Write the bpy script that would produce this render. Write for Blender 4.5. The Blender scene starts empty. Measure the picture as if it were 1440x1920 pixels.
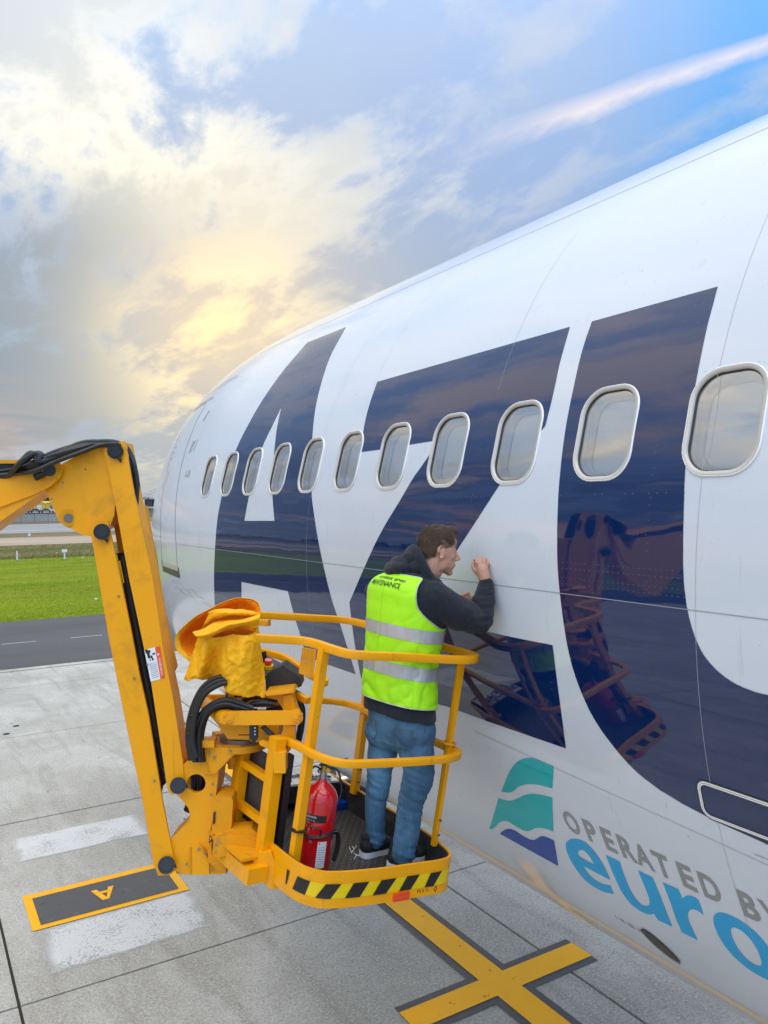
import bpy, bmesh, math, random
from mathutils import Vector, Matrix, noise, geometry
sc = bpy.context.scene
COL = sc.collection
R_ = math.radians
random.seed(7)

# ------------------------------------------------------------------ camera
GZ = 4.9                                             # eye height above the apron, metres
ROT = Matrix(((0.8557680310, 0.0166934638, -0.5170903261),
              (-0.5172013960, 0.0028797405, -0.8558588803),
              (-0.0127981633, 0.9998565074, 0.0110982727)))
FPX = 1486.0
cam_d = bpy.data.cameras.new('camera')
cam = bpy.data.objects.new('camera', cam_d)
COL.objects.link(cam)
cam.matrix_world = Matrix.Translation((0, 0, GZ)) @ ROT.to_4x4()
cam_d.sensor_fit = 'VERTICAL'
cam_d.sensor_height = 24.0
cam_d.lens = 24.0 * FPX / 1920.0
cam_d.clip_start = 0.05
cam_d.clip_end = 20000
sc.camera = cam
sc.render.resolution_x, sc.render.resolution_y = 768, 1024

# ------------------------------------------------------------------ exposure
sc.view_settings.view_transform = 'Standard'
sc.view_settings.look = 'None'
sc.view_settings.exposure = 1.15
sc.view_settings.gamma = 1.0
sc.view_settings.use_curve_mapping = False
try:
    sc.cycles.max_bounces = 8
    sc.cycles.transparent_max_bounces = 16
    sc.cycles.use_denoising = True
except Exception:
    pass

CAMV = Vector((0, 0, GZ))
RGT = Vector(ROT.col[0]); UPV = Vector(ROT.col[1]); FWD = -Vector(ROT.col[2])
def AT(x, y, d):
    """a point of the place, found by sighting it from the survey point at distance d"""
    return CAMV + RGT * ((x - 720) / FPX * d) + UPV * ((960 - y) / FPX * d) + FWD * d
def ATD(x, y):
    return (RGT * ((x - 720) / FPX) + UPV * ((960 - y) / FPX) + FWD).normalized()

# ------------------------------------------------------------------ sky and sun
SUN = ATD(425, 650)                                 # glow in the clouds
SUNL = ATD(600, 800)                                # the sun itself, low behind cloud and fuselage
world = bpy.data.worlds.new('World'); sc.world = world
world.use_nodes = True
wt = world.node_tree; wt.nodes.clear()
def WN(t, **k):
    n = wt.nodes.new(t)
    for a, b in k.items(): setattr(n, a, b)
    return n
def wl(a, b): wt.links.new(a, b)
def wmath(op, a, b=None, c=None, clamp=False):
    n = WN('ShaderNodeMath', operation=op); n.use_clamp = clamp
    for i, v in enumerate((a, b, c)):
        if v is None: continue
        if isinstance(v, (int, float)): n.inputs[i].default_value = v
        else: wl(v, n.inputs[i])
    return n.outputs[0]
def wramp(fac, stops, interp='EASE'):
    n = WN('ShaderNodeValToRGB'); n.color_ramp.interpolation = interp
    e = n.color_ramp.elements
    while len(e) > 1: e.remove(e[-1])
    e[0].position, e[0].color = stops[0][0], (*stops[0][1], 1)
    for p, c in stops[1:]:
        q = e.new(p); q.color = (*c, 1)
    wl(fac, n.inputs[0]); return n.outputs[0]
def wmix(f, a, b):
    n = WN('ShaderNodeMix', data_type='RGBA')
    if isinstance(f, (int, float)): n.inputs[0].default_value = f
    else: wl(f, n.inputs[0])
    for s, v in ((6, a), (7, b)):
        if isinstance(v, tuple): n.inputs[s].default_value = (*v, 1)
        else: wl(v, n.inputs[s])
    return n.outputs[2]
tc = WN('ShaderNodeTexCoord'); dirv = tc.outputs['Generated']
sep = WN('ShaderNodeSeparateXYZ'); wl(dirv, sep.inputs[0])
sky = WN('ShaderNodeTexSky', sky_type='NISHITA')
sky.sun_disc = False
sun_el = math.asin(SUNL.z)
sky.sun_elevation = sun_el
sky.sun_rotation = math.atan2(SUNL.x, SUNL.y)
sky.altitude = 10; sky.air_density = 1.0; sky.dust_density = 0.1; sky.ozone_density = 2.2
bg1 = WN('ShaderNodeBackground'); wl(sky.outputs[0], bg1.inputs[0]); bg1.inputs[1].default_value = 0.05
# cloud deck: noise on a plane above the field
zc = wmath('MAXIMUM', wmath('ADD', sep.outputs[2], 0.20), 0.05)
px_ = wmath('DIVIDE', sep.outputs[0], zc); py_ = wmath('DIVIDE', sep.outputs[1], zc)
cmb = WN('ShaderNodeCombineXYZ'); wl(px_, cmb.inputs[0]); wl(py_, cmb.inputs[1])
def wnoise(scale, det, rough, off, dist=0.0, stretch=(1, 1, 1), rot=0):
    m = WN('ShaderNodeMapping'); m.inputs['Location'].default_value = off
    m.inputs['Scale'].default_value = stretch; m.inputs['Rotation'].default_value = (0, 0, rot)
    wl(cmb.outputs[0], m.inputs[0])
    n = WN('ShaderNodeTexNoise'); n.inputs['Scale'].default_value = scale
    n.inputs['Detail'].default_value = det; n.inputs['Roughness'].default_value = rough
    n.inputs['Distortion'].default_value = dist
    wl(m.outputs[0], n.inputs['Vector']); return n.outputs['Fac']
n_big = wnoise(0.85, 6, 0.58, (1.9, 0.35, 0.0), 0.35)
n_mid = wnoise(2.6, 9, 0.62, (5.3, 2.2, 0.0), 0.5, (1.0, 0.6, 1), R_(25))
n_fin = wnoise(7.0, 9, 0.6, (0.3, 7.7, 0.0), 0.3, (1.0, 0.5, 1), R_(25))
dot = WN('ShaderNodeVectorMath', operation='DOT_PRODUCT'); wl(dirv, dot.inputs[0]); dot.inputs[1].default_value = SUN
sd = dot.outputs['Value']
glow = wmath('POWER', wmath('MAXIMUM', sd, 0.0), 26.0)          # wide warm glow around the hidden sun
glow2 = wmath('POWER', wmath('MAXIMUM', sd, 0.0), 130.0)
left = WN('ShaderNodeVectorMath', operation='DOT_PRODUCT'); wl(dirv, left.inputs[0]); left.inputs[1].default_value = (-RGT)
# density: thick bank on the left and low in the middle, thin veil elsewhere
def wsm(v, a_, b_, c_=0.0, d_=1.0):
    q = WN('ShaderNodeMapRange'); q.interpolation_type = 'SMOOTHSTEP'; wl(v, q.inputs[0])
    for i_, x_ in enumerate((a_, b_, c_, d_)): q.inputs[i_ + 1].default_value = x_
    return q.outputs[0]
lf = left.outputs['Value']; zz = sep.outputs[2]
fbm = wmath('ADD', wmath('ADD', wmath('MULTIPLY', n_big, 0.45), wmath('MULTIPLY', n_mid, 0.55)), wmath('MULTIPLY', wmath('SUBTRACT', n_fin, 0.5), 0.42))
dens = wmath('ADD', fbm, wsm(lf, -0.05, 0.42, 0.0, 0.10))
cover = wsm(dens, 0.485, 0.625)                       # bright cloud
# slate-grey undersides, lower and further left
low = wmath('MULTIPLY', wsm(wmath('ADD', lf, wmath('MULTIPLY', wmath('SUBTRACT', n_big, 0.5), 0.5)), 0.13, 0.34), wsm(zz, 0.40, 0.28))
thick = wsm(wmath('ADD', wmath('ADD', wmath('MULTIPLY', n_mid, 0.6), wmath('MULTIPLY', n_fin, 0.4)), wmath('MULTIPLY', low, 0.12)), 0.465, 0.58)
thick = wmath('MULTIPLY', thick, wmath('ADD', wmath('MULTIPLY', low, 0.60), 0.40))
thick = wmath('MULTIPLY', thick, wmath('SUBTRACT', 1.0, wmath('MULTIPLY', glow2, 0.9), clamp=True))
glw = wsm(sd, 0.90, 0.99)
c_hi = wmix(glw, (0.55, 0.565, 0.585), (0.75, 0.71, 0.59))
c_lo = wmix(glw, (0.185, 0.245, 0.325), (0.27, 0.31, 0.35))
ccol = wmix(thick, c_hi, c_lo)
ccol = wmix(wmath('MULTIPLY', glow2, 0.95), ccol, (1.05, 0.80, 0.42))
hz = wsm(zz, 0.26, 0.0)
cvf = wmath('MULTIPLY', cover, wmath('ADD', 0.55, wsm(lf, -0.25, 0.30, 0.0, 0.48)))
veil = wmix(wsm(lf, -0.1, 0.35), (0.27, 0.355, 0.51), (0.265, 0.375, 0.54))
veil = wmix(wmath('MULTIPLY', wsm(n_big, 0.42, 0.60), 0.45), veil, (0.18, 0.30, 0.56))
veil = wmix(wmath('MULTIPLY', glow, 0.75), veil, (0.46, 0.44, 0.40))
veil = wmix(wmath('MULTIPLY', glow2, 0.7), veil, (0.86, 0.66, 0.40))
veil = wmix(wmath('MULTIPLY', hz, 0.7), veil, (0.33, 0.385, 0.44))
clear = wmix(wsm(wmath('ADD', lf, wmath('MULTIPLY', wmath('SUBTRACT', n_big, 0.5), 0.5)), -0.17, -0.42), veil, (0.12, 0.30, 0.60))
# contrail
A1 = ATD(1440, 82); A2 = ATD(900, 275)
cn = A1.cross(A2).normalized()
cd = WN('ShaderNodeVectorMath', operation='DOT_PRODUCT'); wl(dirv, cd.inputs[0]); cd.inputs[1].default_value = cn
c_al = WN('ShaderNodeVectorMath', operation='DOT_PRODUCT'); wl(dirv, c_al.inputs[0]); c_al.inputs[1].default_value = (A1 - A2).normalized()
off = wmath('MULTIPLY', wmath('SUBTRACT', n_mid, 0.5), 0.014)
off2 = wmath('ADD', off, wmath('MULTIPLY', wmath('SUBTRACT', n_fin, 0.5), 0.022))
cdd = wmath('ABSOLUTE', wmath('ADD', cd.outputs['Value'], off2))
a_lo = (A2).dot((A1 - A2).normalized())
wid = WN('ShaderNodeMapRange'); wl(c_al.outputs['Value'], wid.inputs[0])
wid.inputs[1].default_value = a_lo - 0.05; wid.inputs[2].default_value = a_lo + 0.42
wid.inputs[3].default_value = 0.022; wid.inputs[4].default_value = 0.0068
cf = wmath('SUBTRACT', 1.0, wmath('DIVIDE', cdd, wid.outputs[0]), clamp=True)
cf = wmath('POWER', cf, 0.9)
fade = WN('ShaderNodeMapRange'); fade.interpolation_type = 'SMOOTHSTEP'; wl(c_al.outputs['Value'], fade.inputs[0])
fade.inputs[1].default_value = a_lo - 0.06; fade.inputs[2].default_value = a_lo + 0.10
cf = wmath('MULTIPLY', wmath('MULTIPLY', cf, fade.outputs[0]), wsm(n_fin, 0.30, 0.62, 0.35, 0.95))
top_deck = wsm(zz, 0.50, 0.85)                       # unseen overhead deck added, neutral grey-white, to take blue out of the light
cvf = wmath('MAXIMUM', cvf, wmath('MULTIPLY', top_deck, 0.9))
ccol = wmix(top_deck, ccol, wmix(wsm(n_mid, 0.4, 0.62), (0.44, 0.45, 0.46), (0.60, 0.59, 0.57)))
allc = wmix(cvf, clear, ccol)
# streaks of sunset colour low over the field, left of the sun
n_str = wnoise(1.1, 6, 0.6, (2.0, 9.0, 0.0), 0.6, (0.5, 1.6, 1), R_(-20))
band = wmath('MULTIPLY', wmath('MULTIPLY', wsm(zz, 0.01, 0.07), wsm(zz, 0.19, 0.09)), wmath('MULTIPLY', wsm(lf, 0.30, 0.75), wsm(n_str, 0.46, 0.60)))
allc = wmix(wmath('MULTIPLY', band, 0.85), allc, (0.95, 0.52, 0.27))
n_refl = wmath('MULTIPLY', wsm(n_mid, 0.50, 0.62), wmath('MULTIPLY', wsm(lf, 0.42, 0.75), wsm(zz, 0.10, 0.22)))
allc = wmix(wmath('MULTIPLY', n_refl, 0.6), allc, (0.88, 0.72, 0.52))
allc = wmix(cf, allc, (0.62, 0.56, 0.58))
# brightened towards the zenith, as overcast skies are, to light the foreground
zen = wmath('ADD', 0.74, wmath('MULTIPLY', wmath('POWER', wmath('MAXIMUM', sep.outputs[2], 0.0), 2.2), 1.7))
# sky dimmed towards the sun, raised behind the camera as added foreground fill
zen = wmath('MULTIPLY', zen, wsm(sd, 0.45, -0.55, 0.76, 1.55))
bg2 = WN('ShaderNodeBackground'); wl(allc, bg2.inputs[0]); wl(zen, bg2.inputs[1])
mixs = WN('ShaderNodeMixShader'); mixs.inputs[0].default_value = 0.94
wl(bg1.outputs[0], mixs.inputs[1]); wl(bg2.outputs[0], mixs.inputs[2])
out = WN('ShaderNodeOutputWorld'); wl(mixs.outputs[0], out.inputs[0])

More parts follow.
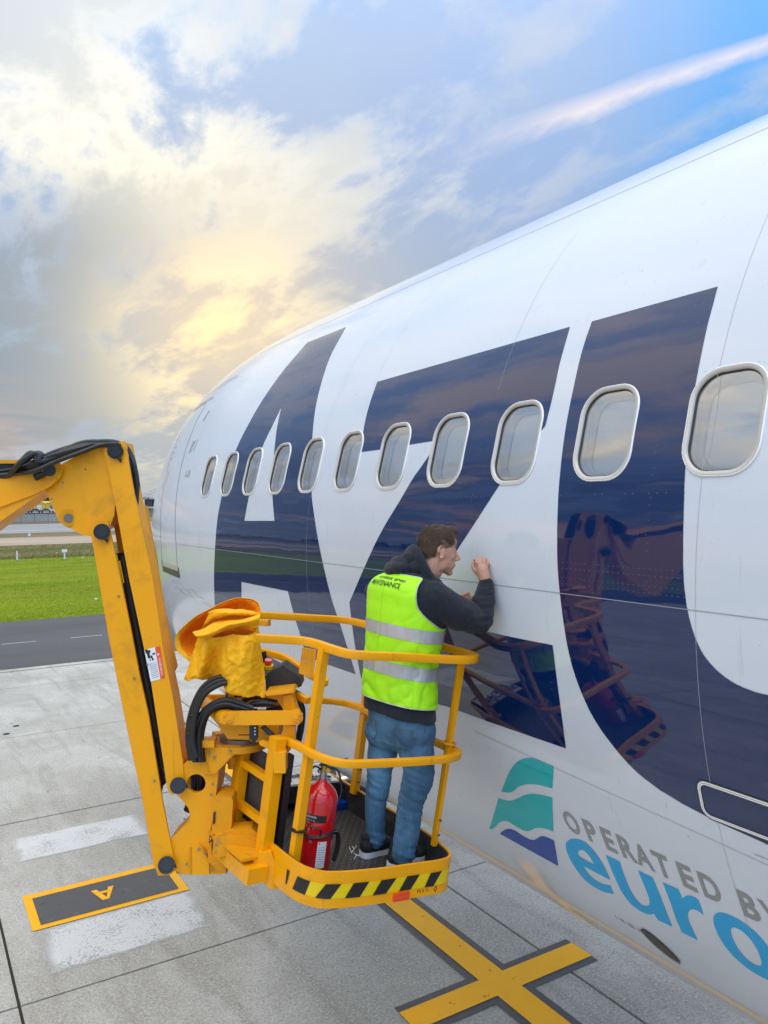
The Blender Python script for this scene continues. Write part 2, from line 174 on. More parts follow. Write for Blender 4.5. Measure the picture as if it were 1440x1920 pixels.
sl = bpy.data.lights.new('sun', 'SUN'); sl.energy = 0.5; sl.angle = R_(11); sl.color = (1.0, 0.86, 0.66)
so = bpy.data.objects.new('sun', sl); COL.objects.link(so)
so.rotation_euler = (-SUNL).to_track_quat('-Z', 'Y').to_euler()
POLY={'A':[[(6.563,43.97),(6.555,41.97),(6.563,40.13),(6.579,38.41),(6.596,36.77),(6.611,35.17),(6.627,33.62),(6.643,32.13),(6.661,30.71),(6.678,29.39),(6.694,28.15),(6.709,26.9),(6.726,25.58),(6.747,24.16),(6.772,22.67),(6.797,21.19),(6.818,19.78),(6.832,18.46),(6.841,17.2),(6.848,15.97),(6.857,14.77),(6.868,13.6),(6.88,12.46),(6.892,11.33),(6.904,10.18),(6.916,9.03),(6.928,7.88),(6.939,6.7),(6.948,5.43),(6.956,4.03),(6.964,2.54),(6.974,1.04),(6.987,-0.38),(7.003,-1.67),(7.02,-2.89),(7.038,-4.11),(7.058,-5.37),(7.079,-6.73),(7.104,-8.15),(7.13,-9.57),(7.158,-10.92),(7.185,-12.16),(7.211,-13.32),(7.239,-14.47),(7.268,-15.68),(7.3,-16.97),(7.334,-18.31),(7.373,-19.7),(7.42,-21.15),(7.186,-20.73),(6.964,-20.33),(6.755,-19.95),(6.68,-17.99),(6.617,-16.14),(6.562,-14.34),(6.512,-12.55),(6.466,-10.73),(6.425,-8.9),(6.39,-7.11),(6.364,-5.36),(6.187,-5.34),(6.018,-5.32),(5.856,-5.29),(5.701,-5.27),(5.553,-5.25),(5.41,-5.23),(5.395,-6.11),(5.381,-6.99),(5.368,-7.86),(5.356,-8.73),(5.343,-9.57),(5.33,-10.41),(5.318,-11.24),(5.308,-12.09),(5.301,-12.96),(5.296,-13.85),(5.293,-14.75),(5.292,-15.66),(5.239,-15.65),(5.192,-15.63),(5.136,-15.62),(5.055,-15.6),(4.941,-15.58),(4.808,-15.55),(4.671,-15.52),(4.545,-15.49),(4.557,-13.65),(4.575,-11.8),(4.598,-10.07),(4.622,-8.61),(4.644,-7.52),(4.665,-6.69),(4.684,-5.92),(4.705,-4.98),(4.728,-3.78),(4.754,-2.46),(4.782,-1.12),(4.809,0.1),(4.834,1.19),(4.857,2.19),(4.879,3.14),(4.901,4.05),(4.922,4.92),(4.942,5.76),(4.961,6.55),(4.98,7.3),(4.997,7.94),(5.012,8.49),(5.027,9.09),(5.045,9.87),(5.066,10.92),(5.092,12.16),(5.12,13.47),(5.147,14.73),(5.174,15.91),(5.2,17.07),(5.226,18.23),(5.253,19.4),(5.282,20.57),(5.311,21.75),(5.341,22.93),(5.37,24.15),(5.398,25.39),(5.426,26.65),(5.455,27.96),(5.485,29.35),(5.519,30.84),(5.557,32.43),(5.597,34.11),(5.636,35.85),(5.67,37.63),(5.705,39.49),(5.747,41.49),(5.809,43.73),(5.949,43.77),(6.094,43.82),(6.244,43.87),(6.401,43.92)],[(6.105,26.68),(6.079,25.61),(6.055,24.57),(6.034,23.56),(6.012,22.57),(5.99,21.63),(5.968,20.74),(5.946,19.83),(5.923,18.87),(5.901,17.82),(5.88,16.74),(5.859,15.63),(5.837,14.54),(5.816,13.46),(5.794,12.39),(5.771,11.31),(5.748,10.22),(5.722,9.12),(5.696,8.0),(5.67,6.89),(5.647,5.8),(5.796,5.76),(5.951,5.72),(6.113,5.67),(6.282,5.63),(6.268,6.71),(6.258,7.77),(6.249,8.86),(6.24,9.98),(6.234,11.18),(6.23,12.44),(6.227,13.7),(6.223,14.91),(6.216,16.05),(6.209,17.16),(6.199,18.24),(6.189,19.28),(6.176,20.27),(6.16,21.21),(6.144,22.13),(6.131,23.05),(6.122,23.96),(6.114,24.85),(6.109,25.76)]],'Z':[[(4.53,26.49),(4.436,26.51),(4.344,26.53),(4.255,26.55),(4.169,26.57),(4.086,26.59),(4.004,26.6),(3.925,26.62),(3.848,26.64),(3.774,26.65),(3.701,26.67),(3.63,26.68),(3.561,26.7),(3.494,26.71),(3.429,26.73),(3.365,26.74),(3.303,26.76),(3.242,26.77),(3.183,26.78),(3.125,26.8),(3.069,26.81),(3.014,26.82),(2.96,26.83),(2.907,26.84),(2.856,26.85),(2.806,26.87),(2.756,26.88),(2.749,25.43),(2.744,24.03),(2.74,22.72),(2.734,21.51),(2.728,20.38),(2.725,19.27),(2.724,18.17),(2.726,17.09),(2.728,16.01),(2.763,15.23),(2.796,14.48),(2.83,13.73),(2.865,12.94),(2.903,12.09),(2.942,11.21),(2.98,10.34),(3.014,9.51),(3.046,8.7),(3.08,7.86),(3.119,6.93),(3.161,5.96),(3.198,5.12),(3.223,4.57),(3.242,4.16),(3.272,3.51),(3.324,2.39),(3.39,0.98),(3.458,-0.44),(3.528,-1.92),(3.601,-3.41),(3.654,-4.55),(3.671,-5.0),(3.664,-5.03),(3.658,-5.06),(3.435,-5.04),(3.232,-5.02),(3.077,-5.01),(2.988,-5.02),(2.933,-5.03),(2.868,-5.04),(2.78,-5.03),(2.685,-5.01),(2.595,-4.99),(2.592,-5.86),(2.591,-6.74),(2.589,-8.04),(2.589,-10.06),(2.594,-12.56),(2.606,-15.18),(2.671,-15.2),(2.738,-15.22),(2.823,-15.25),(2.945,-15.28),(3.093,-15.31),(3.228,-15.34),(3.333,-15.33),(3.419,-15.32),(3.494,-15.32),(3.545,-15.36),(3.581,-15.42),(3.644,-15.48),(3.761,-15.54),(3.913,-15.61),(4.065,-15.68),(4.2,-15.75),(4.331,-15.83),(4.469,-15.9),(4.473,-15.92),(4.477,-15.93),(4.476,-15.52),(4.471,-14.41),(4.466,-12.91),(4.461,-11.41),(4.457,-9.95),(4.454,-8.47),(4.453,-7.22),(4.453,-6.32),(4.453,-5.62),(4.453,-4.93),(4.417,-4.12),(4.382,-3.33),(4.339,-2.36),(4.285,-1.06),(4.225,0.4),(4.17,1.77),(4.123,2.96),(4.078,4.07),(4.03,5.2),(3.977,6.39),(3.921,7.58),(3.872,8.68),(3.832,9.68),(3.797,10.59),(3.766,11.37),(3.739,11.98),(3.715,12.46),(3.693,12.91),(3.676,13.3),(3.66,13.66),(3.642,14.09),(3.619,14.64),(3.594,15.25),(3.569,15.87),(3.587,15.88),(3.606,15.9),(3.641,15.9),(3.704,15.89),(3.786,15.86),(3.876,15.82),(3.979,15.77),(4.093,15.71),(4.199,15.67),(4.286,15.66),(4.361,15.66),(4.439,15.67),(4.454,16.98),(4.473,18.32),(4.489,19.61),(4.5,20.8),(4.508,21.93),(4.514,23.05),(4.519,24.19),(4.523,25.33)]],'U':[[(1.959,26.84),(1.957,26.1),(1.954,25.07),(1.953,24.13),(1.952,23.48),(1.951,22.91),(1.949,22.09),(1.946,20.81),(1.943,19.33),(1.941,17.96),(1.94,16.84),(1.939,15.81),(1.937,14.76),(1.934,13.66),(1.931,12.55),(1.928,11.47),(1.924,10.47),(1.921,9.49),(1.917,8.43),(1.913,7.19),(1.91,5.87),(1.907,4.67),(1.905,3.69),(1.902,2.82),(1.899,1.97),(1.893,1.12),(1.887,0.28),(1.878,-0.53),(1.866,-1.35),(1.852,-2.15),(1.835,-2.84),(1.816,-3.41),(1.794,-3.87),(1.771,-4.26),(1.746,-4.58),(1.721,-4.83),(1.696,-5.03),(1.672,-5.16),(1.649,-5.24),(1.628,-5.3),(1.609,-5.33),(1.592,-5.33),(1.581,-5.33),(1.019,-5.33),(1.008,-5.33),(0.991,-5.33),(0.972,-5.3),(0.951,-5.24),(0.928,-5.16),(0.904,-5.03),(0.879,-4.83),(0.854,-4.58),(0.829,-4.26),(0.806,-3.87),(0.784,-3.41),(0.765,-2.84),(0.748,-2.15),(0.734,-1.35),(0.722,-0.53),(0.713,0.28),(0.707,1.12),(0.701,1.97),(0.698,2.82),(0.695,3.69),(0.693,4.67),(0.69,5.87),(0.687,7.19),(0.683,8.43),(0.679,9.49),(0.676,10.47),(0.672,11.47),(0.669,12.55),(0.666,13.66),(0.663,14.76),(0.661,15.81),(0.66,16.84),(0.659,17.96),(0.657,19.33),(0.654,20.81),(0.651,22.09),(0.649,22.91),(0.648,23.48),(0.647,24.13),(0.646,25.07),(0.643,26.1),(0.641,26.84),(-0.014,26.79),(-0.013,25.86),(-0.013,24.57),(-0.011,23.24),(-0.007,21.94),(-0.002,20.61),(0.002,19.34),(0.004,18.18),(0.006,17.08),(0.008,15.95),(0.011,14.78),(0.014,13.58),(0.017,12.37),(0.021,11.12),(0.024,9.85),(0.028,8.57),(0.033,7.25),(0.037,5.93),(0.042,4.7),(0.045,3.64),(0.049,2.67),(0.054,1.65),(0.061,0.53),(0.069,-0.65),(0.077,-1.83),(0.085,-3.04),(0.093,-4.27),(0.103,-5.44),(0.115,-6.52),(0.13,-7.55),(0.147,-8.52),(0.166,-9.46),(0.186,-10.35),(0.211,-11.2),(0.24,-12.02),(0.274,-12.79),(0.306,-13.48),(0.336,-14.05),(0.365,-14.54),(0.395,-14.97),(0.433,-15.37),(0.473,-15.71),(0.5,-15.94),(0.6,-16.45),(0.75,-16.95),(1.0,-17.3),(1.3,-17.4),(1.6,-17.3),(1.85,-16.95),(2.0,-16.45),(2.1,-15.94),(2.127,-15.71),(2.167,-15.37),(2.205,-14.97),(2.235,-14.54),(2.264,-14.05),(2.294,-13.48),(2.326,-12.79),(2.36,-12.02),(2.389,-11.2),(2.414,-10.35),(2.434,-9.46),(2.453,-8.52),(2.47,-7.55),(2.485,-6.52),(2.497,-5.44),(2.507,-4.27),(2.515,-3.04),(2.523,-1.83),(2.531,-0.65),(2.539,0.53),(2.546,1.65),(2.551,2.67),(2.555,3.64),(2.558,4.7),(2.563,5.93),(2.567,7.25),(2.572,8.57),(2.576,9.85),(2.579,11.12),(2.583,12.37),(2.586,13.58),(2.589,14.78),(2.592,15.95),(2.594,17.08),(2.596,18.18),(2.598,19.34),(2.602,20.61),(2.607,21.94),(2.611,23.24),(2.613,24.57),(2.613,25.86),(2.614,26.79)]],'L1':[[(3.247,-24.65),(3.227,-24.18),(3.208,-23.72),(3.188,-23.23),(3.166,-22.67),(3.144,-22.09),(3.122,-21.55),(3.102,-21.08),(3.083,-20.64),(3.063,-20.24),(3.043,-19.85),(3.023,-19.48),(3.003,-19.15),(2.983,-18.86),(2.963,-18.61),(2.943,-18.4),(2.925,-18.22),(2.908,-18.08),(2.891,-17.97),(2.875,-17.87),(2.86,-17.8),(2.844,-17.76),(2.826,-17.76),(2.807,-17.78),(2.787,-17.8),(2.767,-17.81),(2.745,-17.81),(2.724,-17.81),(2.752,-19.25),(2.784,-20.75),(2.798,-20.78),(2.811,-20.82),(2.827,-20.86),(2.846,-20.92),(2.867,-20.98),(2.889,-21.07),(2.911,-21.19),(2.934,-21.34),(2.957,-21.51),(2.98,-21.7),(3.002,-21.91),(3.023,-22.13),(3.043,-22.36),(3.061,-22.61),(3.079,-22.87),(3.097,-23.17),(3.114,-23.48),(3.13,-23.74),(3.142,-23.91),(3.152,-24.02),(3.164,-24.13),(3.18,-24.27),(3.198,-24.4),(3.214,-24.5),(3.226,-24.57),(3.237,-24.61)]],'L2':[[(3.304,-26.03),(3.289,-26.02),(3.275,-26.01),(3.259,-25.95),(3.24,-25.86),(3.22,-25.73),(3.198,-25.56),(3.177,-25.33),(3.154,-25.06),(3.13,-24.76),(3.103,-24.39),(3.074,-23.98),(3.048,-23.63),(3.026,-23.37),(3.006,-23.15),(2.987,-22.96),(2.969,-22.79),(2.952,-22.66),(2.933,-22.54),(2.912,-22.42),(2.89,-22.32),(2.868,-22.22),(2.847,-22.14),(2.828,-22.07),(2.808,-22.0),(2.821,-22.67),(2.834,-23.34),(2.846,-23.95),(2.854,-24.39),(2.861,-24.75),(2.869,-25.19),(2.882,-25.8),(2.897,-26.5),(2.913,-27.22),(2.928,-27.24),(2.942,-27.25),(2.958,-27.29),(2.974,-27.37),(2.992,-27.47),(3.01,-27.6),(3.031,-27.78),(3.052,-28.0),(3.072,-28.23),(3.09,-28.49),(3.107,-28.76),(3.125,-29.02),(3.144,-29.28),(3.164,-29.52),(3.183,-29.7),(3.198,-29.78),(3.212,-29.79),(3.226,-29.78),(3.242,-29.77),(3.259,-29.73),(3.274,-29.7),(3.288,-29.65),(3.3,-29.61),(3.314,-29.61),(3.331,-29.68),(3.349,-29.79),(3.368,-29.96),(3.386,-30.17),(3.406,-30.43),(3.427,-30.77),(3.453,-31.22),(3.482,-31.76),(3.509,-32.25),(3.532,-32.65),(3.552,-32.99),(3.57,-33.27),(3.585,-33.44),(3.597,-33.53),(3.61,-33.63),(3.575,-32.81),(3.541,-32.02),(3.496,-30.93),(3.433,-29.36),(3.365,-27.63)]],'L3':[[(3.508,-33.42),(3.475,-32.83),(3.443,-32.27),(3.414,-31.8),(3.388,-31.45),(3.366,-31.18),(3.345,-30.98),(3.328,-30.86),(3.312,-30.8),(3.297,-30.79),(3.282,-30.83),(3.267,-30.91),(3.252,-30.98),(3.236,-31.02),(3.22,-31.06),(3.204,-31.05),(3.188,-31.01),(3.173,-30.94),(3.157,-30.8),(3.139,-30.59),(3.122,-30.32),(3.104,-30.03),(3.085,-29.72),(3.067,-29.4),(3.049,-29.14),(3.033,-28.97),(3.018,-28.87),(3.002,-28.79),(2.983,-28.75),(2.964,-28.74),(2.944,-28.73),(2.956,-29.4),(2.969,-30.09),(2.983,-30.83),(3.0,-31.67),(3.02,-32.59),(3.041,-33.55),(3.094,-33.54),(3.148,-33.52),(3.203,-33.51),(3.259,-33.5),(3.319,-33.48),(3.38,-33.46),(3.443,-33.44)]],'e':[[(2.654,-33.06),(2.679,-33.29),(2.704,-33.53),(2.729,-33.71),(2.754,-33.81),(2.778,-33.84),(2.799,-33.82),(2.817,-33.75),(2.832,-33.63),(2.845,-33.44),(2.855,-33.17),(2.863,-32.84),(2.869,-32.48),(2.874,-32.07),(2.877,-31.64),(2.879,-31.22),(2.88,-30.81),(2.88,-30.4),(2.878,-30.01),(2.874,-29.61),(2.87,-29.22),(2.864,-28.85),(2.857,-28.51),(2.848,-28.19),(2.837,-27.88),(2.821,-27.54),(2.802,-27.2),(2.784,-26.92),(2.766,-26.72),(2.749,-26.57),(2.733,-26.45),(2.717,-26.36),(2.702,-26.3),(2.689,-26.3),(2.677,-26.36),(2.667,-26.48),(2.657,-26.64),(2.648,-26.82),(2.639,-27.05),(2.632,-27.31),(2.626,-27.62),(2.62,-27.97),(2.616,-28.34),(2.614,-28.73),(2.613,-29.14),(2.614,-29.54),(2.614,-29.91),(2.616,-30.26),(2.617,-30.63),(2.659,-30.63),(2.701,-30.63),(2.744,-30.64),(2.788,-30.64),(2.789,-30.84),(2.79,-31.04),(2.789,-31.24),(2.786,-31.45),(2.783,-31.66),(2.776,-31.84),(2.768,-32.0),(2.758,-32.14),(2.745,-32.22),(2.731,-32.26),(2.714,-32.24),(2.697,-32.17),(2.68,-32.03),(2.661,-31.84),(2.643,-31.65)],[(2.687,-29.33),(2.688,-28.98),(2.69,-28.64),(2.694,-28.35),(2.7,-28.12),(2.708,-27.93),(2.716,-27.82),(2.724,-27.81),(2.733,-27.87),(2.742,-27.96),(2.751,-28.07),(2.761,-28.22),(2.768,-28.36),(2.774,-28.5),(2.778,-28.64),(2.781,-28.78),(2.784,-28.91),(2.785,-29.04),(2.783,-29.15),(2.778,-29.22),(2.77,-29.28),(2.756,-29.31),(2.736,-29.33),(2.711,-29.33)]],'u':[[(2.562,-26.76),(2.519,-26.74),(2.478,-26.72),(2.481,-27.13),(2.484,-27.55),(2.487,-28.0),(2.489,-28.51),(2.492,-29.06),(2.494,-29.6),(2.495,-30.15),(2.496,-30.69),(2.494,-31.17),(2.489,-31.57),(2.481,-31.9),(2.472,-32.11),(2.46,-32.15),(2.447,-32.07),(2.434,-31.92),(2.423,-31.73),(2.412,-31.48),(2.403,-31.22),(2.396,-30.98),(2.391,-30.73),(2.386,-30.42),(2.382,-30.04),(2.379,-29.61),(2.377,-29.17),(2.376,-28.74),(2.376,-28.3),(2.375,-27.87),(2.375,-27.47),(2.374,-27.07),(2.373,-26.68),(2.334,-26.67),(2.296,-26.65),(2.296,-27.03),(2.295,-27.41),(2.296,-27.86),(2.296,-28.44),(2.298,-29.09),(2.301,-29.74),(2.303,-30.36),(2.307,-30.98),(2.31,-31.58),(2.314,-32.14),(2.317,-32.68),(2.321,-33.23),(2.361,-33.33),(2.402,-33.43),(2.407,-32.58),(2.42,-32.82),(2.433,-33.07),(2.448,-33.27),(2.463,-33.43),(2.48,-33.55),(2.497,-33.59),(2.515,-33.55),(2.534,-33.44),(2.549,-33.22),(2.56,-32.87),(2.567,-32.43),(2.572,-31.94),(2.574,-31.41),(2.572,-30.85),(2.571,-30.29),(2.569,-29.77),(2.568,-29.25),(2.567,-28.69),(2.565,-28.06),(2.563,-27.4)]],'r':[[(2.243,-26.66),(2.202,-26.59),(2.162,-26.52),(2.161,-27.61),(2.15,-27.36),(2.139,-27.1),(2.128,-26.89),(2.117,-26.73),(2.105,-26.62),(2.094,-26.55),(2.085,-26.55),(2.076,-26.59),(2.068,-26.64),(2.068,-26.97),(2.069,-27.31),(2.07,-27.63),(2.071,-27.92),(2.072,-28.18),(2.074,-28.44),(2.083,-28.34),(2.092,-28.25),(2.101,-28.22),(2.113,-28.28),(2.125,-28.4),(2.136,-28.58),(2.147,-28.82),(2.157,-29.12),(2.166,-29.43),(2.173,-29.75),(2.178,-30.09),(2.182,-30.45),(2.184,-30.82),(2.185,-31.21),(2.186,-31.64),(2.187,-32.12),(2.189,-32.63),(2.19,-33.16),(2.231,-33.22),(2.272,-33.28),(2.268,-32.62),(2.266,-31.99),(2.263,-31.34),(2.258,-30.64),(2.253,-29.93),(2.249,-29.3),(2.247,-28.75),(2.245,-28.26),(2.244,-27.8),(2.243,-27.4),(2.243,-27.03)]]}

# ------------------------------------------------------------------ materials
MATS = {}
class NT:
    def __init__(s, m):
        m.use_nodes = True; s.t = m.node_tree
        s.b = s.t.nodes['Principled BSDF']; s.out = s.t.nodes['Material Output']
        s.co = s.t.nodes.new('ShaderNodeTexCoord')
    def n(s, t, **k):
        q = s.t.nodes.new(t)
        for a, b in k.items(): setattr(q, a, b)
        return q
    def l(s, a, b): s.t.links.new(a, b)
    def noise(s, scale, det=4, rough=.55, coord='Object', stretch=(1, 1, 1), dist=0.0, rot=(0, 0, 0)):
        m = s.n('ShaderNodeMapping'); m.inputs['Scale'].default_value = stretch; m.inputs['Rotation'].default_value = rot
        s.l(s.co.outputs[coord], m.inputs[0])
        q = s.n('ShaderNodeTexNoise'); q.inputs['Scale'].default_value = scale; q.inputs['Detail'].default_value = det
        q.inputs['Roughness'].default_value = rough; q.inputs['Distortion'].default_value = dist
        s.l(m.outputs[0], q.inputs['Vector']); return q.outputs['Fac']
    def rng(s, v, a, b, c=0.0, d=1.0, smooth=True):
        q = s.n('ShaderNodeMapRange'); q.interpolation_type = 'SMOOTHSTEP' if smooth else 'LINEAR'
        s.l(v, q.inputs[0])
        for i, x in enumerate((a, b, c, d)): q.inputs[i + 1].default_value = x
        return q.outputs[0]
    def mth(s, op, a, b=None):
        q = s.n('ShaderNodeMath', operation=op)
        for i, v in enumerate((a, b)):
            if v is None: continue
            if isinstance(v, (int, float)): q.inputs[i].default_value = v
            else: s.l(v, q.inputs[i])
        return q.outputs[0]
    def mix(s, f, a, b):
        q = s.n('ShaderNodeMix', data_type='RGBA')
        if isinstance(f, (int, float)): q.inputs[0].default_value = f
        else: s.l(f, q.inputs[0])
        for i, v in ((6, a), (7, b)):
            if isinstance(v, tuple): q.inputs[i].default_value = (*v[:3], 1)
            else: s.l(v, q.inputs[i])
        return q.outputs[2]
    def bump(s, h, st=.3, d=.01):
        q = s.n('ShaderNodeBump'); q.inputs['Strength'].default_value = st; q.inputs['Distance'].default_value = d
        s.l(h, q.inputs['Height']); s.l(q.outputs[0], s.b.inputs['Normal']); return q
    def col(s, c):
        if isinstance(c, tuple): s.b.inputs['Base Color'].default_value = (*c[:3], 1)
        else: s.l(c, s.b.inputs['Base Color'])
def newmat(name, rough=.5, metal=0.0, coat=0.0, spec=.5, cior=1.5):
    m = bpy.data.materials.new(name); q = NT(m)
    q.b.inputs['Roughness'].default_value = rough; q.b.inputs['Metallic'].default_value = metal
    q.b.inputs['Coat Weight'].default_value = coat; q.b.inputs['Coat Roughness'].default_value = .03; q.b.inputs['Coat IOR'].default_value = cior
    q.b.inputs['Specular IOR Level'].default_value = spec
    MATS[name] = m
    return m, q
def simple(name, c, rough=.5, metal=0.0, coat=0.0, var=.12, vs=6.0, bump=0.0, bs=200.0, spec=.5, dirt=None, cior=1.5):
    m, q = newmat(name, rough, metal, coat, spec, cior)
    a = tuple(max(0, x * (1 - var)) for x in c); b = tuple(min(1, x * (1 + var)) for x in c)
    cc = q.mix(q.noise(vs, 5, .6), a, b)
    if dirt:
        cc = q.mix(q.mth('MULTIPLY', q.rng(q.noise(dirt[1], 8, .68, dist=.6), .52, .72), dirt[2]), cc, dirt[0])
        chip = q.mth('MULTIPLY', q.rng(q.noise(62, 4, .62), .70, .73), q.rng(q.noise(4, 4), .42, .58))
        cc = q.mix(q.mth('MULTIPLY', chip, .8), cc, (.10, .06, .03))
        run = q.rng(q.noise(30, 5, .6, stretch=(1, 1, .06)), .62, .74); cc = q.mix(q.mth('MULTIPLY', run, .22), cc, tuple(x * .5 for x in dirt[0]))
    q.col(cc)
    if bump: q.bump(q.noise(bs, 4, .6), bump, .002)
    r = q.rng(q.noise(vs * 3, 4), .3, .7, max(.02, rough * .85), min(1, rough * 1.15)); q.l(r, q.b.inputs['Roughness'])
    return m
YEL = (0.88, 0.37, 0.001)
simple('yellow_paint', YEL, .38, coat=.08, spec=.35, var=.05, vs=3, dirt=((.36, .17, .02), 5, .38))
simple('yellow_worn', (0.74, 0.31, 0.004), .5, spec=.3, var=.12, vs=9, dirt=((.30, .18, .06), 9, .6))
simple('black_rubber', (.012, .013, .014), .38, var=.3, bump=.15, bs=60)
simple('black_plastic', (.018, .019, .021), .45, var=.3, dirt=((.07, .065, .06), 14, .4))
simple('grey_panel', (.055, .055, .052), .6, var=.15, dirt=((.11, .10, .09), 6, .5))
simple('black_liner', (.02, .02, .019), .7, var=.35, vs=20, dirt=((.10, .085, .065), 11, .6), bump=.3, bs=80)
simple('steel', (.42, .42, .40), .32, metal=.9, var=.15, vs=20)
simple('hull_white', (.61, .655, .72), .5, coat=1.0, var=.02, vs=.9, spec=.0, cior=1.7, dirt=((.40, .39, .35), 1.1, .10))
simple('seam_faint', (.40, .43, .48), .35, var=.1)
simple('hull_grey_line', (.30, .31, .33), .35, var=.1)
simple('navy_paint', (.002, .017, .085), .5, coat=1.0, var=.10, vs=1.5, spec=.0, cior=1.72)
for nm_, rg in (('hull_white', .10), ('navy_paint', .03)):
    m = MATS[nm_]; b_ = m.node_tree.nodes['Principled BSDF']; b_.inputs['Coat Roughness'].default_value = rg
    t_ = m.node_tree; c_ = t_.nodes.new('ShaderNodeTexCoord'); k_ = t_.nodes.new('ShaderNodeTexNoise'); k_.inputs['Scale'].default_value = 2.6; k_.inputs['Detail'].default_value = 2
    u_ = t_.nodes.new('ShaderNodeBump'); u_.inputs['Strength'].default_value = .10; u_.inputs['Distance'].default_value = .02
    t_.links.new(c_.outputs['Object'], k_.inputs['Vector']); t_.links.new(k_.outputs['Fac'], u_.inputs['Height']); t_.links.new(u_.outputs[0], b_.inputs['Coat Normal'])
simple('teal_paint', (.0, .42, .44), .5, coat=.7, var=.08, spec=.0)
simple('logo_blue', (.003, .055, .33), .5, coat=.7, var=.05, spec=.0)
simple('sky_blue_paint', (.02, .36, .68), .5, coat=.6, var=.05, spec=.0)
simple('grey_lettering', (.24, .25, .24), .25, coat=.6, var=.05)
simple('white_paint_line', (.80, .80, .78), .3, coat=.5, var=.04)
simple('window_ring', (.56, .53, .48), .32, metal=.2, var=.08, vs=12)
simple('window_lip', (.86, .86, .85), .15, coat=.8, var=.03)
simple('window_gasket', (.03, .03, .03), .5)
simple('cabin_plastic', (.82, .82, .80), .35, var=.04)
simple('cabin_shade', (.90, .90, .88), .5, var=.05)
simple('sill_dark', (.11, .12, .10), .4, metal=.5)
simple('vent_brown', (.045, .040, .034), .45, var=.3, bump=.5, bs=90)
simple('rivet_paint', (.035, .045, .12), .2, coat=.8, var=.1)
simple('red_paint', (.62, .008, .012), .16, coat=.8, var=.10, vs=10)
simple('white_print', (.78, .78, .76), .5, var=.05)
simple('black_print', (.015, .015, .015), .5)
simple('sticker_orange', (.80, .09, .01), .4)
simple('hazard_yellow', (.80, .56, .0), .35, var=.06)
simple('hazard_black', (.018, .014, .012), .4)
simple('reflector_red', (.85, .06, .01), .2, coat=1)
simple('brass', (.55, .38, .10), .3, metal=1)
simple('skin', (.52, .27, .18), .5, var=.14, vs=40, bump=.15, bs=400, dirt=((.45, .17, .11), 16, .35))
simple('hair_brown', (.095, .058, .034), .55, var=.5, vs=60, bump=.6, bs=300)
simple('vest_yellow', (.40, .86, .004), .62, var=.05, vs=5, bump=.35, bs=500)
simple('shoe_black', (.014, .014, .015), .7, bump=.4, bs=300)
simple('shoe_sole', (.72, .72, .72), .5)
simple('white_box', (.70, .70, .70), .5)
simple('tool_grey', (.22, .23, .23), .35, metal=.5, var=.4, vs=60)
simple('paper', (.75, .75, .74), .8)
simple('tan_bark', (.10, .07, .045), .9, bump=.5)
simple('terminal_white', (.58, .60, .62), .5)
simple('terminal_glass', (.05, .06, .07), .15)
simple('shed_yellow', (.62, .42, .05), .6, dirt=((.4, .25, .05), .2, .5))
simple('bank_wall', (.30, .30, .28), .9, var=.2, vs=.3)
simple('car_white', (.62, .64, .66), .2, coat=1)
simple('car_grey', (.16, .17, .18), .2, coat=1)
simple('car_blue', (.07, .10, .16), .2, coat=1)
simple('car_glass', (.02, .022, .025), .08)
simple('post_white', (.72, .73, .72), .6)
simple('barrier_red', (.75, .03, .05), .5)
simple('eye_white', (.75, .72, .68), .2)
simple('lip_skin', (.42, .16, .12), .5)
simple('steel_worn', (.20, .19, .17), .5, metal=.6, var=.2)
# fabric of the reflective bands
m, q = newmat('reflective_tape', .35, .35)
w = q.noise(26, 4, .6, stretch=(1, 1, .15))
q.col(q.mix(w, (.36, .37, .38), (.62, .63, .64))); q.bump(w, .5, .006)
# cotton
m, q = newmat('hoodie_cotton', .92)
q.col(q.mix(q.noise(7, 6, .65), (.003, .006, .012), (.009, .014, .024)))
q.b.inputs['Sheen Weight'].default_value = .08; q.b.inputs['Sheen Roughness'].default_value = .6
q.bump(q.mth('ADD', q.noise(500, 2), q.mth('MULTIPLY', q.noise(14, 5, .6, dist=1.2), 5)), .4, .004)
# denim
m, q = newmat('denim', .88)
fade = q.rng(q.noise(4.5, 6, .62, stretch=(1, 1, .45), dist=.4), .35, .68)
cc = q.mix(fade, (.016, .070, .145), (.085, .235, .38))
wv = q.noise(900, 2, .5, stretch=(1, 1, .2))
cc = q.mix(q.mth('MULTIPLY', wv, .35), cc, (.16, .25, .33)); q.col(cc)
q.bump(q.mth('ADD', q.mth('MULTIPLY', wv, .3), q.mth('MULTIPLY', q.noise(13, 4, .6, dist=1.5), 3)), .45, .004)
# tarpaulin covers
for nm, a, b in (('tarp_yellow', (.86, .38, .004), (.95, .50, .010)), ('tarp_orange', (.90, .22, .003), (.95, .30, .004))):
    m, q = newmat(nm, .62, spec=.3)
    q.col(q.mix(q.rng(q.noise(9, 8, .7, dist=.8), .35, .7), a, b))
    q.b.inputs['Subsurface Weight'].default_value = .0
    q.bump(q.mth('ADD', q.noise(11, 3, .5, dist=2.2), q.mth('MULTIPLY', q.noise(42, 3, .5, dist=1.5), .25)), .5, .02)
